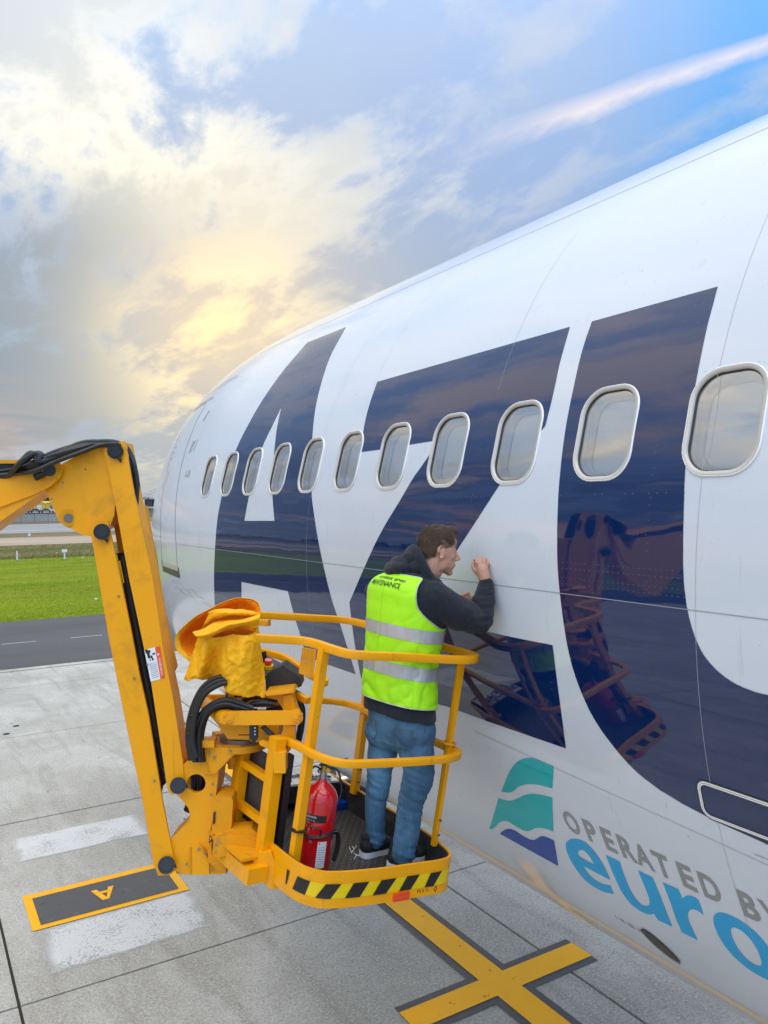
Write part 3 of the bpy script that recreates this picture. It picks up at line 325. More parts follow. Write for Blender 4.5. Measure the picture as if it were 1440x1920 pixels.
# diamond tread floor
m, q = newmat('tread_plate', .38, .5)
def bars(ang):
    mp = q.n('ShaderNodeMapping'); mp.inputs['Rotation'].default_value = (0, 0, ang); mp.inputs['Scale'].default_value = (34, 34, 34)
    q.l(q.co.outputs['UV'], mp.inputs[0]); s = q.n('ShaderNodeSeparateXYZ'); q.l(mp.outputs[0], s.inputs[0])
    fx = q.mth('ABSOLUTE', q.mth('SUBTRACT', q.mth('FRACT', s.outputs[0]), .5)); fy = q.mth('ABSOLUTE', q.mth('SUBTRACT', q.mth('FRACT', s.outputs[1]), .5))
    fl = q.mth('ADD', q.mth('FLOOR', s.outputs[0]), q.mth('FLOOR', s.outputs[1]))
    par = q.mth('ABSOLUTE', q.mth('SUBTRACT', q.mth('MODULO', fl, 2), 0))
    par = q.mth('ABSOLUTE', par)
    a_ = q.mth('MULTIPLY', q.mth('LESS_THAN', fx, .14), q.mth('LESS_THAN', fy, .40))
    b_ = q.mth('MULTIPLY', q.mth('LESS_THAN', fy, .14), q.mth('LESS_THAN', fx, .40))
    return q.mth('ADD', q.mth('MULTIPLY', a_, par), q.mth('MULTIPLY', b_, q.mth('SUBTRACT', 1, par)))
bb = bars(R_(45))
q.col(q.mix(bb, q.mix(q.noise(9, 6), (.055, .052, .045), (.10, .092, .078)), (.17, .165, .15))); q.bump(bb, .9, .004)
# ground stuff
def concrete(name, base, lite, dark, speck=.55):
    m, q = newmat(name, .85, spec=.3)
    oi = q.n('ShaderNodeObjectInfo'); geo = q.n('ShaderNodeNewGeometry')
    def nz(scale, det=4, rough=.55, st=(1, 1, 1), dist=0.0, rot=0):
        mp = q.n('ShaderNodeMapping'); mp.inputs['Scale'].default_value = st; mp.inputs['Rotation'].default_value = (0, 0, rot)
        q.l(geo.outputs['Position'], mp.inputs[0]); k = q.n('ShaderNodeTexNoise'); k.inputs['Scale'].default_value = scale
        k.inputs['Detail'].default_value = det; k.inputs['Roughness'].default_value = rough; k.inputs['Distortion'].default_value = dist
        q.l(mp.outputs[0], k.inputs['Vector']); return k.outputs['Fac']
    big = nz(.55, 8, .62, dist=.5); mid = nz(2.6, 6, .6)
    str_ = nz(1.2, 6, .6, (2.2, .35, 1), .8, .35)                   # tyre and brush streaks along the stand
    arc = q.n('ShaderNodeTexWave', wave_type='RINGS'); arc.inputs['Scale'].default_value = 5.5; arc.inputs['Distortion'].default_value = 3.0; arc.inputs['Detail'].default_value = 2
    mp = q.n('ShaderNodeMapping'); mp.inputs['Location'].default_value = (-3.4, -7.2, 0); q.l(geo.outputs['Position'], mp.inputs[0]); q.l(mp.outputs[0], arc.inputs[0])
    c = q.mix(q.rng(big, .35, .68), base, lite)
    c = q.mix(q.mth('MULTIPLY', q.rng(str_, .46, .68), .6), c, dark)
    c = q.mix(q.mth('MULTIPLY', q.rng(mid, .5, .75), .3), c, dark)
    c = q.mix(q.mth('MULTIPLY', arc.outputs['Fac'], .07), c, dark)
    c = q.mix(q.mth('MULTIPLY', oi.outputs['Random'], .14), c, dark)
    sp = q.n('ShaderNodeTexVoronoi'); sp.inputs['Scale'].default_value = 55; q.l(geo.outputs['Position'], sp.inputs['Vector'])
    sx = q.n('ShaderNodeSeparateColor'); q.l(sp.outputs['Color'], sx.inputs[0])
    g1 = q.rng(nz(34, 6, .78), .50, .60); g2 = q.rng(nz(42, 5, .76, dist=.6), .51, .61)
    c = q.mix(q.mth('MULTIPLY', g1, .50), c, (.66, .64, .59)); c = q.mix(q.mth('MULTIPLY', g2, .55), c, (.16, .145, .12))
    lit = q.mth('MULTIPLY', q.mth('MULTIPLY', q.rng(sx.outputs[0], .66, .92), q.rng(sp.outputs['Distance'], .55, .25)), speck)
    c = q.mix(q.mth('MULTIPLY', lit, q.rng(big, .25, .7, .55, 1.0)), c, (.80, .79, .75))
    drk = q.mth('MULTIPLY', q.mth('MULTIPLY', q.rng(sx.outputs[1], .74, .95), q.rng(sp.outputs['Distance'], .5, .3)), .5)
    c = q.mix(drk, c, (.09, .085, .075))
    spot = q.rng(nz(3.3, 3, .5), .735, .76); c = q.mix(q.mth('MULTIPLY', spot, .7), c, (.07, .055, .04))
    fn = nz(120, 2, .5); q.col(q.mix(q.mth('MULTIPLY', fn, .3), c, dark))
    q.bump(q.mth('ADD', nz(160, 3), q.mth('MULTIPLY', sp.outputs['Distance'], .6)), .5, .004)
concrete('concrete', (.385, .36, .31), (.56, .535, .485), (.26, .24, .20), .5)
simple('joint_filler', (.035, .028, .018), .9, var=.4, vs=30)
def asphalt(name, a, b):
    m, q = newmat(name, .9, spec=.25)
    geo = 'Object'
    c = q.mix(q.rng(q.noise(.25, 6, .6, stretch=(.15, 1, 1), dist=.3), .3, .7), a, b)
    c = q.mix(q.mth('MULTIPLY', q.noise(40, 3), .4), c, tuple(x * 1.5 for x in a)); q.col(c)
    q.bump(q.noise(120, 2), .4, .004)
asphalt('asphalt', (.060, .060, .061), (.095, .095, .094))
asphalt('runway_asphalt', (.20, .20, .20), (.28, .28, .275))
def field(name, a, b, c3, sc1=.35, st=(.25, 1, 1)):
    m, q = newmat(name, .95, spec=.1)
    c = q.mix(q.rng(q.noise(sc1, 8, .65, stretch=st, dist=.4), .38, .62), a, b)
    c = q.mix(q.rng(q.noise(sc1 * .22, 5, .6, stretch=st), .48, .7), c, c3)
    c = q.mix(q.mth('MULTIPLY', q.noise(9, 6, .7), .5), c, tuple(x * .5 for x in a)); q.col(c)
    q.bump(q.noise(5, 6, .7), .8, .06)
field('grass_soil', (.16, .21, .008), (.24, .30, .012), (.28, .26, .03))
field('dry_grass', (.16, .125, .05), (.24, .185, .08), (.10, .11, .03))
field('sand', (.40, .31, .23), (.50, .40, .30), (.30, .23, .16), .12)
field('rough_ground', (.20, .155, .09), (.13, .12, .045), (.30, .23, .15), .2)
field('terrain', (.10, .11, .045), (.15, .14, .07), (.08, .09, .04), .03)
for nm, a, b in (('grass_blade', (.19, .26, .006), (.36, .40, .02)), ('leaf_dark', (.018, .035, .012), (.045, .07, .022)), ('weed', (.12, .16, .03), (.22, .22, .06))):
    m, q = newmat(nm, .7, spec=.2); q.col(q.mix(q.rng(q.mth('ADD', q.mth('MULTIPLY', q.noise(.22, 4, .6, stretch=(.3, 1, 1)), .7), q.mth('MULTIPLY', q.noise(1.4, 4), .3)), .40, .60), a, b))
# worn paints on the ground
def gpaint(name, c, worn, amt, lo=.55, hi=.75, s=7):
    m, q = newmat(name, .7, spec=.3)
    g = q.n('ShaderNodeNewGeometry')
    def nz(sc_, d=6, r=.65, dist=0.):
        k = q.n('ShaderNodeTexNoise'); k.inputs['Scale'].default_value = sc_; k.inputs['Detail'].default_value = d; k.inputs['Roughness'].default_value = r; k.inputs['Distortion'].default_value = dist
        q.l(g.outputs['Position'], k.inputs['Vector']); return k.outputs['Fac']
    cc = q.mix(nz(2.5), tuple(x * .88 for x in c), c)
    cc = q.mix(q.mth('MULTIPLY', q.rng(nz(s, 8, .7), lo, hi), amt), cc, worn)
    cc = q.mix(q.mth('MULTIPLY', q.rng(nz(9, 2), .68, .72), .75), cc, tuple(x * .35 for x in c))
    q.col(cc); q.bump(nz(140, 3), .35, .003)
gpaint('marking_yellow', (.95, .44, .001), (.62, .31, .02), .6)
gpaint('marking_grey', (.085, .083, .085), (.14, .135, .13), .7)
gpaint('marking_white', (.66, .66, .65), (.4, .4, .38), .6)
# scrubbed-off paint: bright grains left in the concrete, holes between them
m, q = newmat('scrubbed_paint', .85, spec=.3)
g = q.n('ShaderNodeNewGeometry'); k = q.n('ShaderNodeTexNoise'); k.inputs['Scale'].default_value = 34; k.inputs['Detail'].default_value = 8; k.inputs['Roughness'].default_value = .8
q.l(g.outputs['Position'], k.inputs['Vector'])
k2 = q.n('ShaderNodeTexNoise'); k2.inputs['Scale'].default_value = 2.2; k2.inputs['Detail'].default_value = 5; q.l(g.outputs['Position'], k2.inputs['Vector'])
uvs = q.n('ShaderNodeSeparateXYZ'); q.l(q.co.outputs['UV'], uvs.inputs[0])
ed = q.mth('MINIMUM', q.mth('MINIMUM', uvs.outputs[0], q.mth('SUBTRACT', 1, uvs.outputs[0])), q.mth('MINIMUM', uvs.outputs[1], q.mth('SUBTRACT', 1, uvs.outputs[1])))
edf = q.rng(q.mth('ADD', ed, q.mth('MULTIPLY', q.mth('SUBTRACT', k2.outputs['Fac'], .5), .10)), 0.0, .09)
al = q.rng(q.mth('ADD', k.outputs['Fac'], q.mth('MULTIPLY', k2.outputs['Fac'], .35)), .555, .645)
q.l(q.mth('MULTIPLY', q.mth('MULTIPLY', al, edf), .80), q.b.inputs['Alpha']); q.col((.70, .69, .67))
# glass of the cabin windows: clear plate with surface reflection
m, q = newmat('cabin_pane', .02)
tr = q.n('ShaderNodeBsdfTransparent'); tr.inputs[0].default_value = (.98, .98, .98, 1)
gl = q.n('ShaderNodeBsdfGlossy'); gl.inputs['Roughness'].default_value = .015; gl.inputs[0].default_value = (1, 1, 1, 1)
fr = q.n('ShaderNodeFresnel'); fr.inputs[0].default_value = 1.9
mx = q.n('ShaderNodeMixShader'); q.l(q.mth('ADD', q.mth('MULTIPLY', fr.outputs[0], 1.3), .16), mx.inputs[0]); q.l(tr.outputs[0], mx.inputs[1]); q.l(gl.outputs[0], mx.inputs[2]); q.l(mx.outputs[0], q.out.inputs[0])
M = MATS

# ------------------------------------------------------------------ scene helpers
def tag(o, label=None, cat=None, group=None, kind=None):
    if label: o['label'] = label
    if cat: o['category'] = cat
    if group: o['group'] = group
    if kind: o['kind'] = kind
    return o
def empty(name, loc=(0, 0, 0), label=None, cat=None, group=None):
    o = bpy.data.objects.new(name, None); COL.objects.link(o); o.location = loc
    o.empty_display_size = .2
    return tag(o, label, cat, group)
def wmat(o):
    m = Matrix.LocRotScale(o.location, o.rotation_euler, o.scale)
    return (wmat(o.parent) @ o.matrix_parent_inverse @ m) if o.parent else m
def link(name, me, parent=None, mat=None):
    o = bpy.data.objects.new(name, me); COL.objects.link(o)
    if mat: me.materials.append(M[mat] if isinstance(mat, str) else mat)
    if parent:
        o.parent = parent
        o.matrix_parent_inverse = wmat(parent).inverted()
    return o
def pydata(name, vs, fs, mat=None, parent=None, smooth=False, uvs=None):
    me = bpy.data.meshes.new(name); me.from_pydata([tuple(v) for v in vs], [], fs)
    if smooth: me.shade_smooth()
    if uvs:
        lay = me.uv_layers.new(name='UVMap')
        for lp in me.loops: lay.data[lp.index].uv = uvs[lp.vertex_index]
    me.update()
    return link(name, me, parent, mat)
def from_bm(name, bm, mat=None, parent=None, smooth=False, sharp=35):
    me = bpy.data.meshes.new(name)
    bmesh.ops.recalc_face_normals(bm, faces=bm.faces)
    bm.to_mesh(me); bm.free()
    if smooth:
        me.shade_smooth()
        try: me.set_sharp_from_angle(angle=R_(sharp))
        except Exception: pass
    return link(name, me, parent, mat)
def bevel(bm, w, seg=2, ang=30):
    es = [e for e in bm.edges if e.is_manifold and e.calc_face_angle(0) > R_(ang)]
    if w > 0 and es: bmesh.ops.bevel(bm, geom=es, offset=w, segments=seg, affect='EDGES', profile=.5, clamp_overlap=True)
def add_box(bm, c, ax, half):
    vs = []
    for i in (-1, 1):
        for j in (-1, 1):
            for k in (-1, 1):
                vs.append(bm.verts.new(Vector(c) + ax[0] * i * half[0] + ax[1] * j * half[1] + ax[2] * k * half[2]))
    for f in ((0, 1, 3, 2), (4, 6, 7, 5), (0, 4, 5, 1), (2, 3, 7, 6), (0, 2, 6, 4), (1, 5, 7, 3)):
        bm.faces.new([vs[i] for i in f])
    return vs
AXW = (Vector((1, 0, 0)), Vector((0, 1, 0)), Vector((0, 0, 1)))
def box(name, c, half, mat, parent=None, ax=AXW, bev=.003):
    bm = bmesh.new(); add_box(bm, c, ax, half); bevel(bm, bev)
    return from_bm(name, bm, mat, parent, True)
def poly_extrude(bm, outer, back, holes=()):
    """outer / holes: lists of world points in one plane; extruded by vector back"""
    loops = [outer] + list(holes)
    tris = geometry.tessellate_polygon([[Vector(p) for p in L] for L in loops])
    pts = [Vector(p) for L in loops for p in L]
    f_ = [bm.verts.new(p) for p in pts]; b_ = [bm.verts.new(p + back) for p in pts]
    fs = []
    if len(loops) == 1:
        fs.append(bm.faces.new(f_)); fs.append(bm.faces.new(b_[::-1]))
    else:
        for t in tris:
            try:
                bm.faces.new([f_[i] for i in t]); bm.faces.new([b_[i] for i in reversed(t)])
            except ValueError: pass
    o = 0
    for L in loops:
        n = len(L)
        for i in range(n):
            a, b = o + i, o + (i + 1) % n
            bm.faces.new([f_[a], b_[a], b_[b], f_[b]])
        o += n
def prism(name, pts, d, th, mat, parent=None, holes=(), bev=.004, dirn=None):
    """plate cut to the outline pts (sighted at distance d), th metres thick going away"""
    bm = bmesh.new()
    o = [AT(x, y, d) for x, y in pts]; hs = [[AT(x, y, d) for x, y in h] for h in holes]
    poly_extrude(bm, o, (dirn or FWD) * th, hs)
    if not holes: bevel(bm, bev)
    return from_bm(name, bm, mat, parent, True)
def circ(cx, cy, r, n=20, ry=None):
    return [(cx + r * math.cos(2 * math.pi * i / n), cy + (ry or r) * math.sin(2 * math.pi * i / n)) for i in range(n)]
def cmr(pts, k=6, closed=False):
    pts = [Vector(p) for p in pts]; n = len(pts); o = []
    g = (lambda j: pts[j % n]) if closed else (lambda j: pts[max(0, min(n - 1, j))])
    for i in range(n if closed else n - 1):
        p0, p1, p2, p3 = g(i - 1), g(i), g(i + 1), g(i + 2); m1, m2 = (p2 - p0) / 2, (p3 - p1) / 2
        for j in range(k):
            t = j / k
            o.append((2*t**3 - 3*t*t + 1) * p1 + (t**3 - 2*t*t + t) * m1 + (-2*t**3 + 3*t*t) * p2 + (t**3 - t*t) * m2)
    if not closed: o.append(pts[-1])
    return o
def add_tube(bm, path, r, seg=10, closed=False, sect=None, upv=None, caps=True):
    """sweep a section along path; r number or list; sect: list of (a, b) multipliers"""
    n = len(path); path = [Vector(p) for p in path]
    sect = sect or [(math.cos(2 * math.pi * i / seg), math.sin(2 * math.pi * i / seg)) for i in range(seg)]
    rings = []; prev = None
    for i in range(n):
        a = path[(i - 1) % n] if closed or i else path[i]; b = path[(i + 1) % n] if closed or i < n - 1 else path[i]
        t = (b - a).normalized()
        if upv is not None: nb = Vector(upv) - t * t.dot(Vector(upv))
        elif prev is None: nb = t.orthogonal()
        else: nb = prev - t * t.dot(prev)
        nb.normalize(); prev = nb; bn = t.cross(nb)
        rr = r[i] if isinstance(r, (list, tuple)) else r
        rings.append([bm.verts.new(path[i] + nb * (x * rr) + bn * (y * rr)) for x, y in sect])
    m = len(sect)
    for i in range(n if closed else n - 1):
        A, B = rings[i], rings[(i + 1) % n]
        for j in range(m): bm.faces.new([A[j], A[(j + 1) % m], B[(j + 1) % m], B[j]])
    if not closed and caps:
        bm.faces.new(rings[0][::-1]); bm.faces.new(rings[-1])
def tube(name, path, r, mat, parent=None, seg=10, closed=False, sect=None, upv=None, sharp=40):
    bm = bmesh.new(); add_tube(bm, path, r, seg, closed, sect, upv)
    return from_bm(name, bm, mat, parent, True, sharp)
SQ = [(1, -.72), (1, .72), (.93, .93), (.72, 1), (-.72, 1), (-.93, .93), (-1, .72), (-1, -.72), (-.93, -.93), (-.72, -1), (.72, -1), (.93, -.93)]
def cyl(name, a, b, r, mat, parent=None, seg=24, bev=.002):
    bm = bmesh.new(); add_tube(bm, [a, b], r, seg); bevel(bm, bev, 2, 50)
    return from_bm(name, bm, mat, parent, True)
def text_mesh(s, size=1.0, offset=0.0, bold=False, space=1.0):
    cu = bpy.data.curves.new('t', 'FONT'); cu.body = s; cu.size = size; cu.offset = offset; cu.space_character = space
    cu.resolution_u = 4
    ob = bpy.data.objects.new('t', cu); COL.objects.link(ob)
    dg = bpy.context.evaluated_depsgraph_get(); me = bpy.data.meshes.new_from_object(ob.evaluated_get(dg))
    bpy.data.objects.remove(ob); return me
def print_on(name, s, o, ux, uy, h, mat, parent, offset=0.0, width=None):
    """flat lettering printed on a plane: origin o, reading direction ux, up uy, letter height h"""
    me = text_mesh(s, 1.0, offset)
    xs = [v.co.x for v in me.vertices]; ys = [v.co.y for v in me.vertices]
    if not xs: return None
    x0, x1, y0, y1 = min(xs), max(xs), min(ys), max(ys)
    sy = h / (y1 - y0); sx = (width / (x1 - x0)) if width else sy
    for v in me.vertices:
        v.co = Vector(o) + ux * ((v.co.x - x0) * sx) + uy * ((v.co.y - y0) * sy)
    me.name = name; me.materials.clear()
    return link(name, me, parent, mat)

# ------------------------------------------------------------------ ground
def sheet(name, x0, x1, y0, y1, z, mat, label=None, parent=None, nx=1, ny=1):
    vs, fs, uv = [], [], []
    for j in range(ny + 1):
        for i in range(nx + 1):
            vs.append((x0 + (x1 - x0) * i / nx, y0 + (y1 - y0) * j / ny, z)); uv.append((i / nx, j / ny))
    for j in range(ny):
        for i in range(nx):
            a = j * (nx + 1) + i; fs.append((a, a + 1, a + nx + 2, a + nx + 1))
    o = pydata(name, vs, fs, mat, parent, uvs=uv)
    if not parent: o['kind'] = 'structure'
    if label: o['label'] = label
    return o
sheet('terrain', -6000, 6000, -6000, 6000, -.30, 'terrain', 'flat airfield ground reaching to the horizon')
apron = empty('apron', (0, 0, 0), 'grey concrete aircraft stand of large jointed slabs'); apron['kind'] = 'structure'
sheet('joint_bed', -60, 60, -60, 26.4, -.022, 'joint_filler', parent=apron)
XJ = [0.88 + 4.97 * k for k in range(-6, 5)]
YJ = [-16.6, -11.55, -6.55, -1.55, 3.47, 8.505, 13.52, 18.58, 23.68, 26.05]
slab_me = {}
for j in range(len(YJ) - 1):
    for i in range(len(XJ) - 1):
        w, h = XJ[i + 1] - XJ[i] - .030, YJ[j + 1] - YJ[j] - .030
        key = (round(w, 2), round(h, 2))
        if key not in slab_me:
            bm = bmesh.new(); add_box(bm, (0, 0, -.05), AXW, (w / 2, h / 2, .05)); bevel(bm, .006, 1)
            bmesh.ops.recalc_face_normals(bm, faces=bm.faces)
            me = bpy.data.meshes.new('concrete_slab'); bm.to_mesh(me); bm.free(); me.materials.append(M['concrete']); slab_me[key] = me
        o = bpy.data.objects.new('concrete_slab', slab_me[key]); COL.objects.link(o); o.parent = apron
        o.location = ((XJ[i] + XJ[i + 1]) / 2, (YJ[j] + YJ[j + 1]) / 2, random.uniform(-.002, .002))
# further concrete, where slabs can no longer be told apart
sheet('far_concrete', XJ[-1] + .01, 120, -60, 26.05, -.004, 'concrete', parent=apron)
sheet('far_concrete', -120, XJ[0] - .01, -60, 26.05, -.004, 'concrete', parent=apron)
sheet('far_concrete', XJ[0], XJ[-1], -60, YJ[0] - .01, -.004, 'concrete', parent=apron)
sheet('edge_strip', -120, 120, 26.08, 26.45, .004, 'concrete', parent=apron)
road = sheet('road', -1500, 1500, 26.46, 37.75, -.02, 'asphalt', 'dark asphalt taxi road crossing beyond the apron')
for k in range(-30, 40):                                   # broken centre line
    o = sheet('lane_dash', -30 + k * 2.35, -30 + k * 2.35 + 1.15, 31.56, 31.62, -.013, 'marking_white', parent=road)
sheet('grass_field', -1500, 1500, 37.75, 84, -.05, 'grass_soil', 'bright green mown grass beyond the road')
sheet('dry_verge', -1500, 1500, 84, 116, -.08, 'dry_grass', 'brown dry grass strip behind the green grass')
sheet('sand_strip', -1500, 1500, 116, 146, -.09, 'sand', 'pale sandy strip before the runway')
sheet('rough_strip', -1500, 1500, 146, 172, -.10, 'rough_ground', 'patchy rough ground beside the runway')
rw = sheet('runway', -1500, 1500, 172, 262, -.10, 'runway_asphalt', 'pale grey runway crossing in the distance')
sheet('edge_line', -1500, 1500, 186, 188.2, -.06, 'marking_white', parent=rw)
sheet('paint_patch', 38, 45, 190, 197, -.05, 'marking_yellow', parent=rw)
sheet('far_verge', -1500, 1500, 262, 420, -.10, 'rough_ground', 'rough verge beyond the runway')
# painted markings, sheets 4 mm apart
def gsheet(name, pts, z, mat, label=None):
    me = bpy.data.meshes.new(name); me.from_pydata([(x, y, z) for x, y in pts], [], [tuple(range(len(pts)))]); me.update()
    o = link(name, me, apron, mat)
    if label: o['label'] = label
    return o
Z1 = .008
gsheet('marking_border', [(4.85, -30), (5.34, -30), (5.34, 6.03), (6.235, 6.03), (6.235, 6.51), (5.34, 6.51), (5.34, 21), (4.85, 21), (4.85, 6.51), (3.975, 6.51), (3.975, 6.03), (4.85, 6.03)], Z1, 'marking_grey', 'dark grey border painted round the yellow cross')
gsheet('cross_marking', [(4.94, -30), (5.25, -30), (5.25, 6.12), (6.235, 6.12), (6.235, 6.42), (5.25, 6.42), (5.25, 21), (4.94, 21), (4.94, 6.42), (3.975, 6.42), (3.975, 6.12), (4.94, 6.12)], Z1 + .004, 'marking_yellow', 'yellow lead-in line with a cross bar')
gsheet('box_border', [(1.18, 9.92), (3.02, 9.92), (3.02, 10.88), (1.18, 10.88)], Z1, 'marking_yellow', 'yellow frame of the painted stand box')
gsheet('box_panel', [(1.28, 10.01), (2.915, 10.01), (2.915, 10.75), (1.28, 10.75)], Z1 + .004, 'marking_grey', 'dark grey panel of the painted stand box')
def gsheet_hole(name, outer, hole, z, mat, label):
    L = [[Vector((x, y, z)) for x, y in P] for P in (outer, hole)]
    t = geometry.tessellate_polygon(L); pts = L[0] + L[1]
    o = pydata(name, pts, [tuple(a) for a in t], mat, apron); o['label'] = label
gsheet_hole('stand_letter', [(1.94, 10.54), (2.02, 10.22), (2.10, 10.22), (2.22, 10.54), (2.15, 10.54), (2.13, 10.46), (2.03, 10.46), (2.01, 10.54)], [(2.045, 10.40), (2.115, 10.40), (2.08, 10.28)], Z1 + .008, 'marking_yellow', 'yellow letter A painted upside down in the box')
for (x0, x1, y0, y1) in ((1.21, 3.10, 11.93, 12.85), (1.2, 3.06, 8.88, 9.915), (-2.9, -1.1, 10.2, 11.6), (-3.4, -1.2, 3.9, 5.1)):
    sheet('scrubbed_patch', x0, x1, y0, y1, .006, 'scrubbed_paint', 'whitish patch where old paint was scrubbed away', parent=apron)
# debris and cracks
rr = random.Random(3)
for (x, y) in ((AT(30, 1362, 1), 0), (AT(12, 1377, 1), 0)):
    d = (x - CAMV); p = CAMV + d * (GZ / -d.z); bm = bmesh.new()
    bmesh.ops.create_icosphere(bm, subdivisions=1, radius=.05, matrix=Matrix.Translation((p.x, p.y, .015)) @ Matrix.Diagonal((1.6, .8, .3, 1)))
    from_bm('dirt_spot', bm, 'joint_filler', apron, True)
# grass: blades nobody could count
vs, fs = [], []
def blades(n, x0, x1, y0, y1, hmin, hmax, wid):
    for _ in range(n):
        y = y0 + (y1 - y0) * rr.random() ** 1.5; x = rr.uniform(x0 + .1 * y, x1 + .16 * y)
        a = rr.random() * 6.28; h = rr.uniform(hmin, hmax); w = wid * rr.uniform(.6, 1.3); dx, dy = math.cos(a) * w, math.sin(a) * w
        k = len(vs); lean = rr.uniform(-.6, .6) * h
        vs.extend([(x - dx, y - dy, -.05), (x + dx, y + dy, -.05), (x + lean, y + rr.uniform(-.3, .3) * h, -.05 + h)]); fs.append((k, k + 1, k + 2))
blades(90000, -9, 10, 37.8, 84, .02, .06, .022)
tag(pydata('grass', vs, fs, 'grass_blade'), 'short bright green grass blades covering the field', 'grass', kind='stuff')
vs, fs = [], []
blades(9000, -14, 16, 84, 113, .03, .13, .06)
blades(900, -14, 12, 83, 86, .08, .25, .05)
tag(pydata('dry_tufts', vs, fs, 'weed'), 'yellowish dry tufts on the verge beyond the grass', 'dry grass', kind='stuff')

# ------------------------------------------------------------------ aircraft
CX, CZ, RR = 5.115, -.398 + GZ, 2.70
NOSE = (7.3456, 7.4008, 2.3242, .9353, .8267, 2.8402, .5216, 3.1743, .4825)
def prof(Y):
    Y0, L, pa, qa, dr, pt, qt, pb, qb = NOSE
    s = min(max((Y - Y0) / L, 0), .99995)
    if Y < -14:
        k = min(1, (-14 - Y) / 16); a = RR * (1 - .93 * k ** 1.8); zt = CZ + RR - .35 * k; zb = zt - 2 * a
        return a, (zt + zb) / 2, a
    a = RR * (1 - s ** pa) ** qa
    zt = CZ + RR - (RR + dr) * (1 - (1 - s ** pt) ** qt); zb = CZ - RR + (RR - dr) * (1 - (1 - s ** pb) ** qb)
    return a, (zt + zb) / 2, (zt - zb) / 2
def SP(Y, th, off=0.0):
    a, c, b = prof(Y); t = R_(th)
    n = Vector((-math.cos(t) / a, 0, math.sin(t) / b))
    if off:
        e = .02; a2, c2, b2 = prof(Y + e); a1, c1, b1 = prof(Y - e)
        dY = Vector((-(a2 - a1) * math.cos(t), 2 * e, (c2 - c1) + (b2 - b1) * math.sin(t)))
        dT = Vector((a * math.sin(t), 0, b * math.cos(t)))
        n = dY.cross(dT); n.normalize()
        if n.dot(Vector((-math.cos(t), 0, math.sin(t)))) < 0: n = -n
        return Vector((CX - a * math.cos(t), Y, c + b * math.sin(t))) + n * off
    return Vector((CX - a * math.cos(t), Y, c + b * math.sin(t)))
def SN(Y, th):
    e = .02; a2, c2, b2 = prof(Y + e); a1, c1, b1 = prof(Y - e); a, c, b = prof(Y); t = R_(th)
    n = Vector((-(a2 - a1) * math.cos(t), 2 * e, (c2 - c1) + (b2 - b1) * math.sin(t))).cross(Vector((a * math.sin(t), 0, b * math.cos(t)))).normalized()
    return n if n.dot(Vector((-math.cos(t), 0, math.sin(t)))) > 0 else -n
plane = empty('airliner', (CX, 0, 0), 'white widebody airliner with navy lettering filling the right side', 'airplane')
WY = [7.394 - .5604 * k for k in range(13)]; WT = 14.6
WH, WV, WR = .139, .187, .098                       # half width, half height (metres), corner radius of the opening
DEG = math.pi / 180 * RR
def rr_in(dy, dv, h, v, r):
    qx, qy = abs(dy) - (h - r), abs(dv) - (v - r)
    return math.hypot(max(qx, 0), max(qy, 0)) + min(max(qx, qy), 0) - r
def normals_set(me, ns):
    me.shade_smooth()
    me.normals_split_custom_set_from_vertices([tuple(n) for n in ns])
def hull_patch(Ys, Ts, skip=None):
    vs = []; ns = []; fs = []; n = len(Ts)
    for Y in Ys:
        for t in Ts: vs.append(SP(Y, t)); ns.append(SN(Y, t))
    for i in range(len(Ys) - 1):
        ym = (Ys[i] + Ys[i + 1]) / 2
        for j in range(n - 1):
            if skip and skip(ym, (Ts[j] + Ts[j + 1]) / 2): continue
            a = i * n + j; fs.append((a, a + 1, a + n + 1, a + n))
    return vs, ns, fs
Yc = [-30 + 2 * i for i in range(9)] + [-13 + .5 * i for i in range(41)] + [7.06 + .035 * i for i in range(1, 219)]
Yc = [y for y in Yc if y < 14.72] + [14.72, 14.738, 14.744, 14.7463]
TB0, TB1 = 9.0, 20.2
T_low = [-90 - 0 + i * (90 + TB0) / 80 for i in range(81)]           # belly to window band
T_up = [TB1 + (90 - TB1) * i / 290 for i in range(291)] + [90 + 180 * i / 60 for i in range(1, 61)]             # over the top and down the far side
bm_v, bm_n, bm_f = [], [], []
def addp(p):
    o = len(bm_v); bm_v.extend(p[0]); bm_n.extend(p[1]); bm_f.extend([tuple(a + o for a in f) for f in p[2]])
addp(hull_patch(Yc, T_low)); addp(hull_patch(Yc, T_up))
yb0, yb1 = .2, 8.0
fineY = [yb0 + (yb1 - yb0) * i / 620 for i in range(621)]; fineT = [TB0 + (TB1 - TB0) * i / 44 for i in range(45)]
def hole(Y, T):
    dv = (T - WT) * DEG
    return any(abs(Y - w) < .2 and rr_in(Y - w, dv, WH, WV, WR) < .008 for w in WY)
addp(hull_patch(fineY, fineT, hole))
ct = [TB0 + (TB1 - TB0) * i / 6 for i in range(7)]
addp(hull_patch([y for y in Yc if y < yb0] + [yb0], ct)); addp(hull_patch([yb1] + [y for y in Yc if y > yb1], ct))
hull = pydata('fuselage_skin', bm_v, bm_f, 'hull_white', plane)
normals_set(hull.data, bm_n)
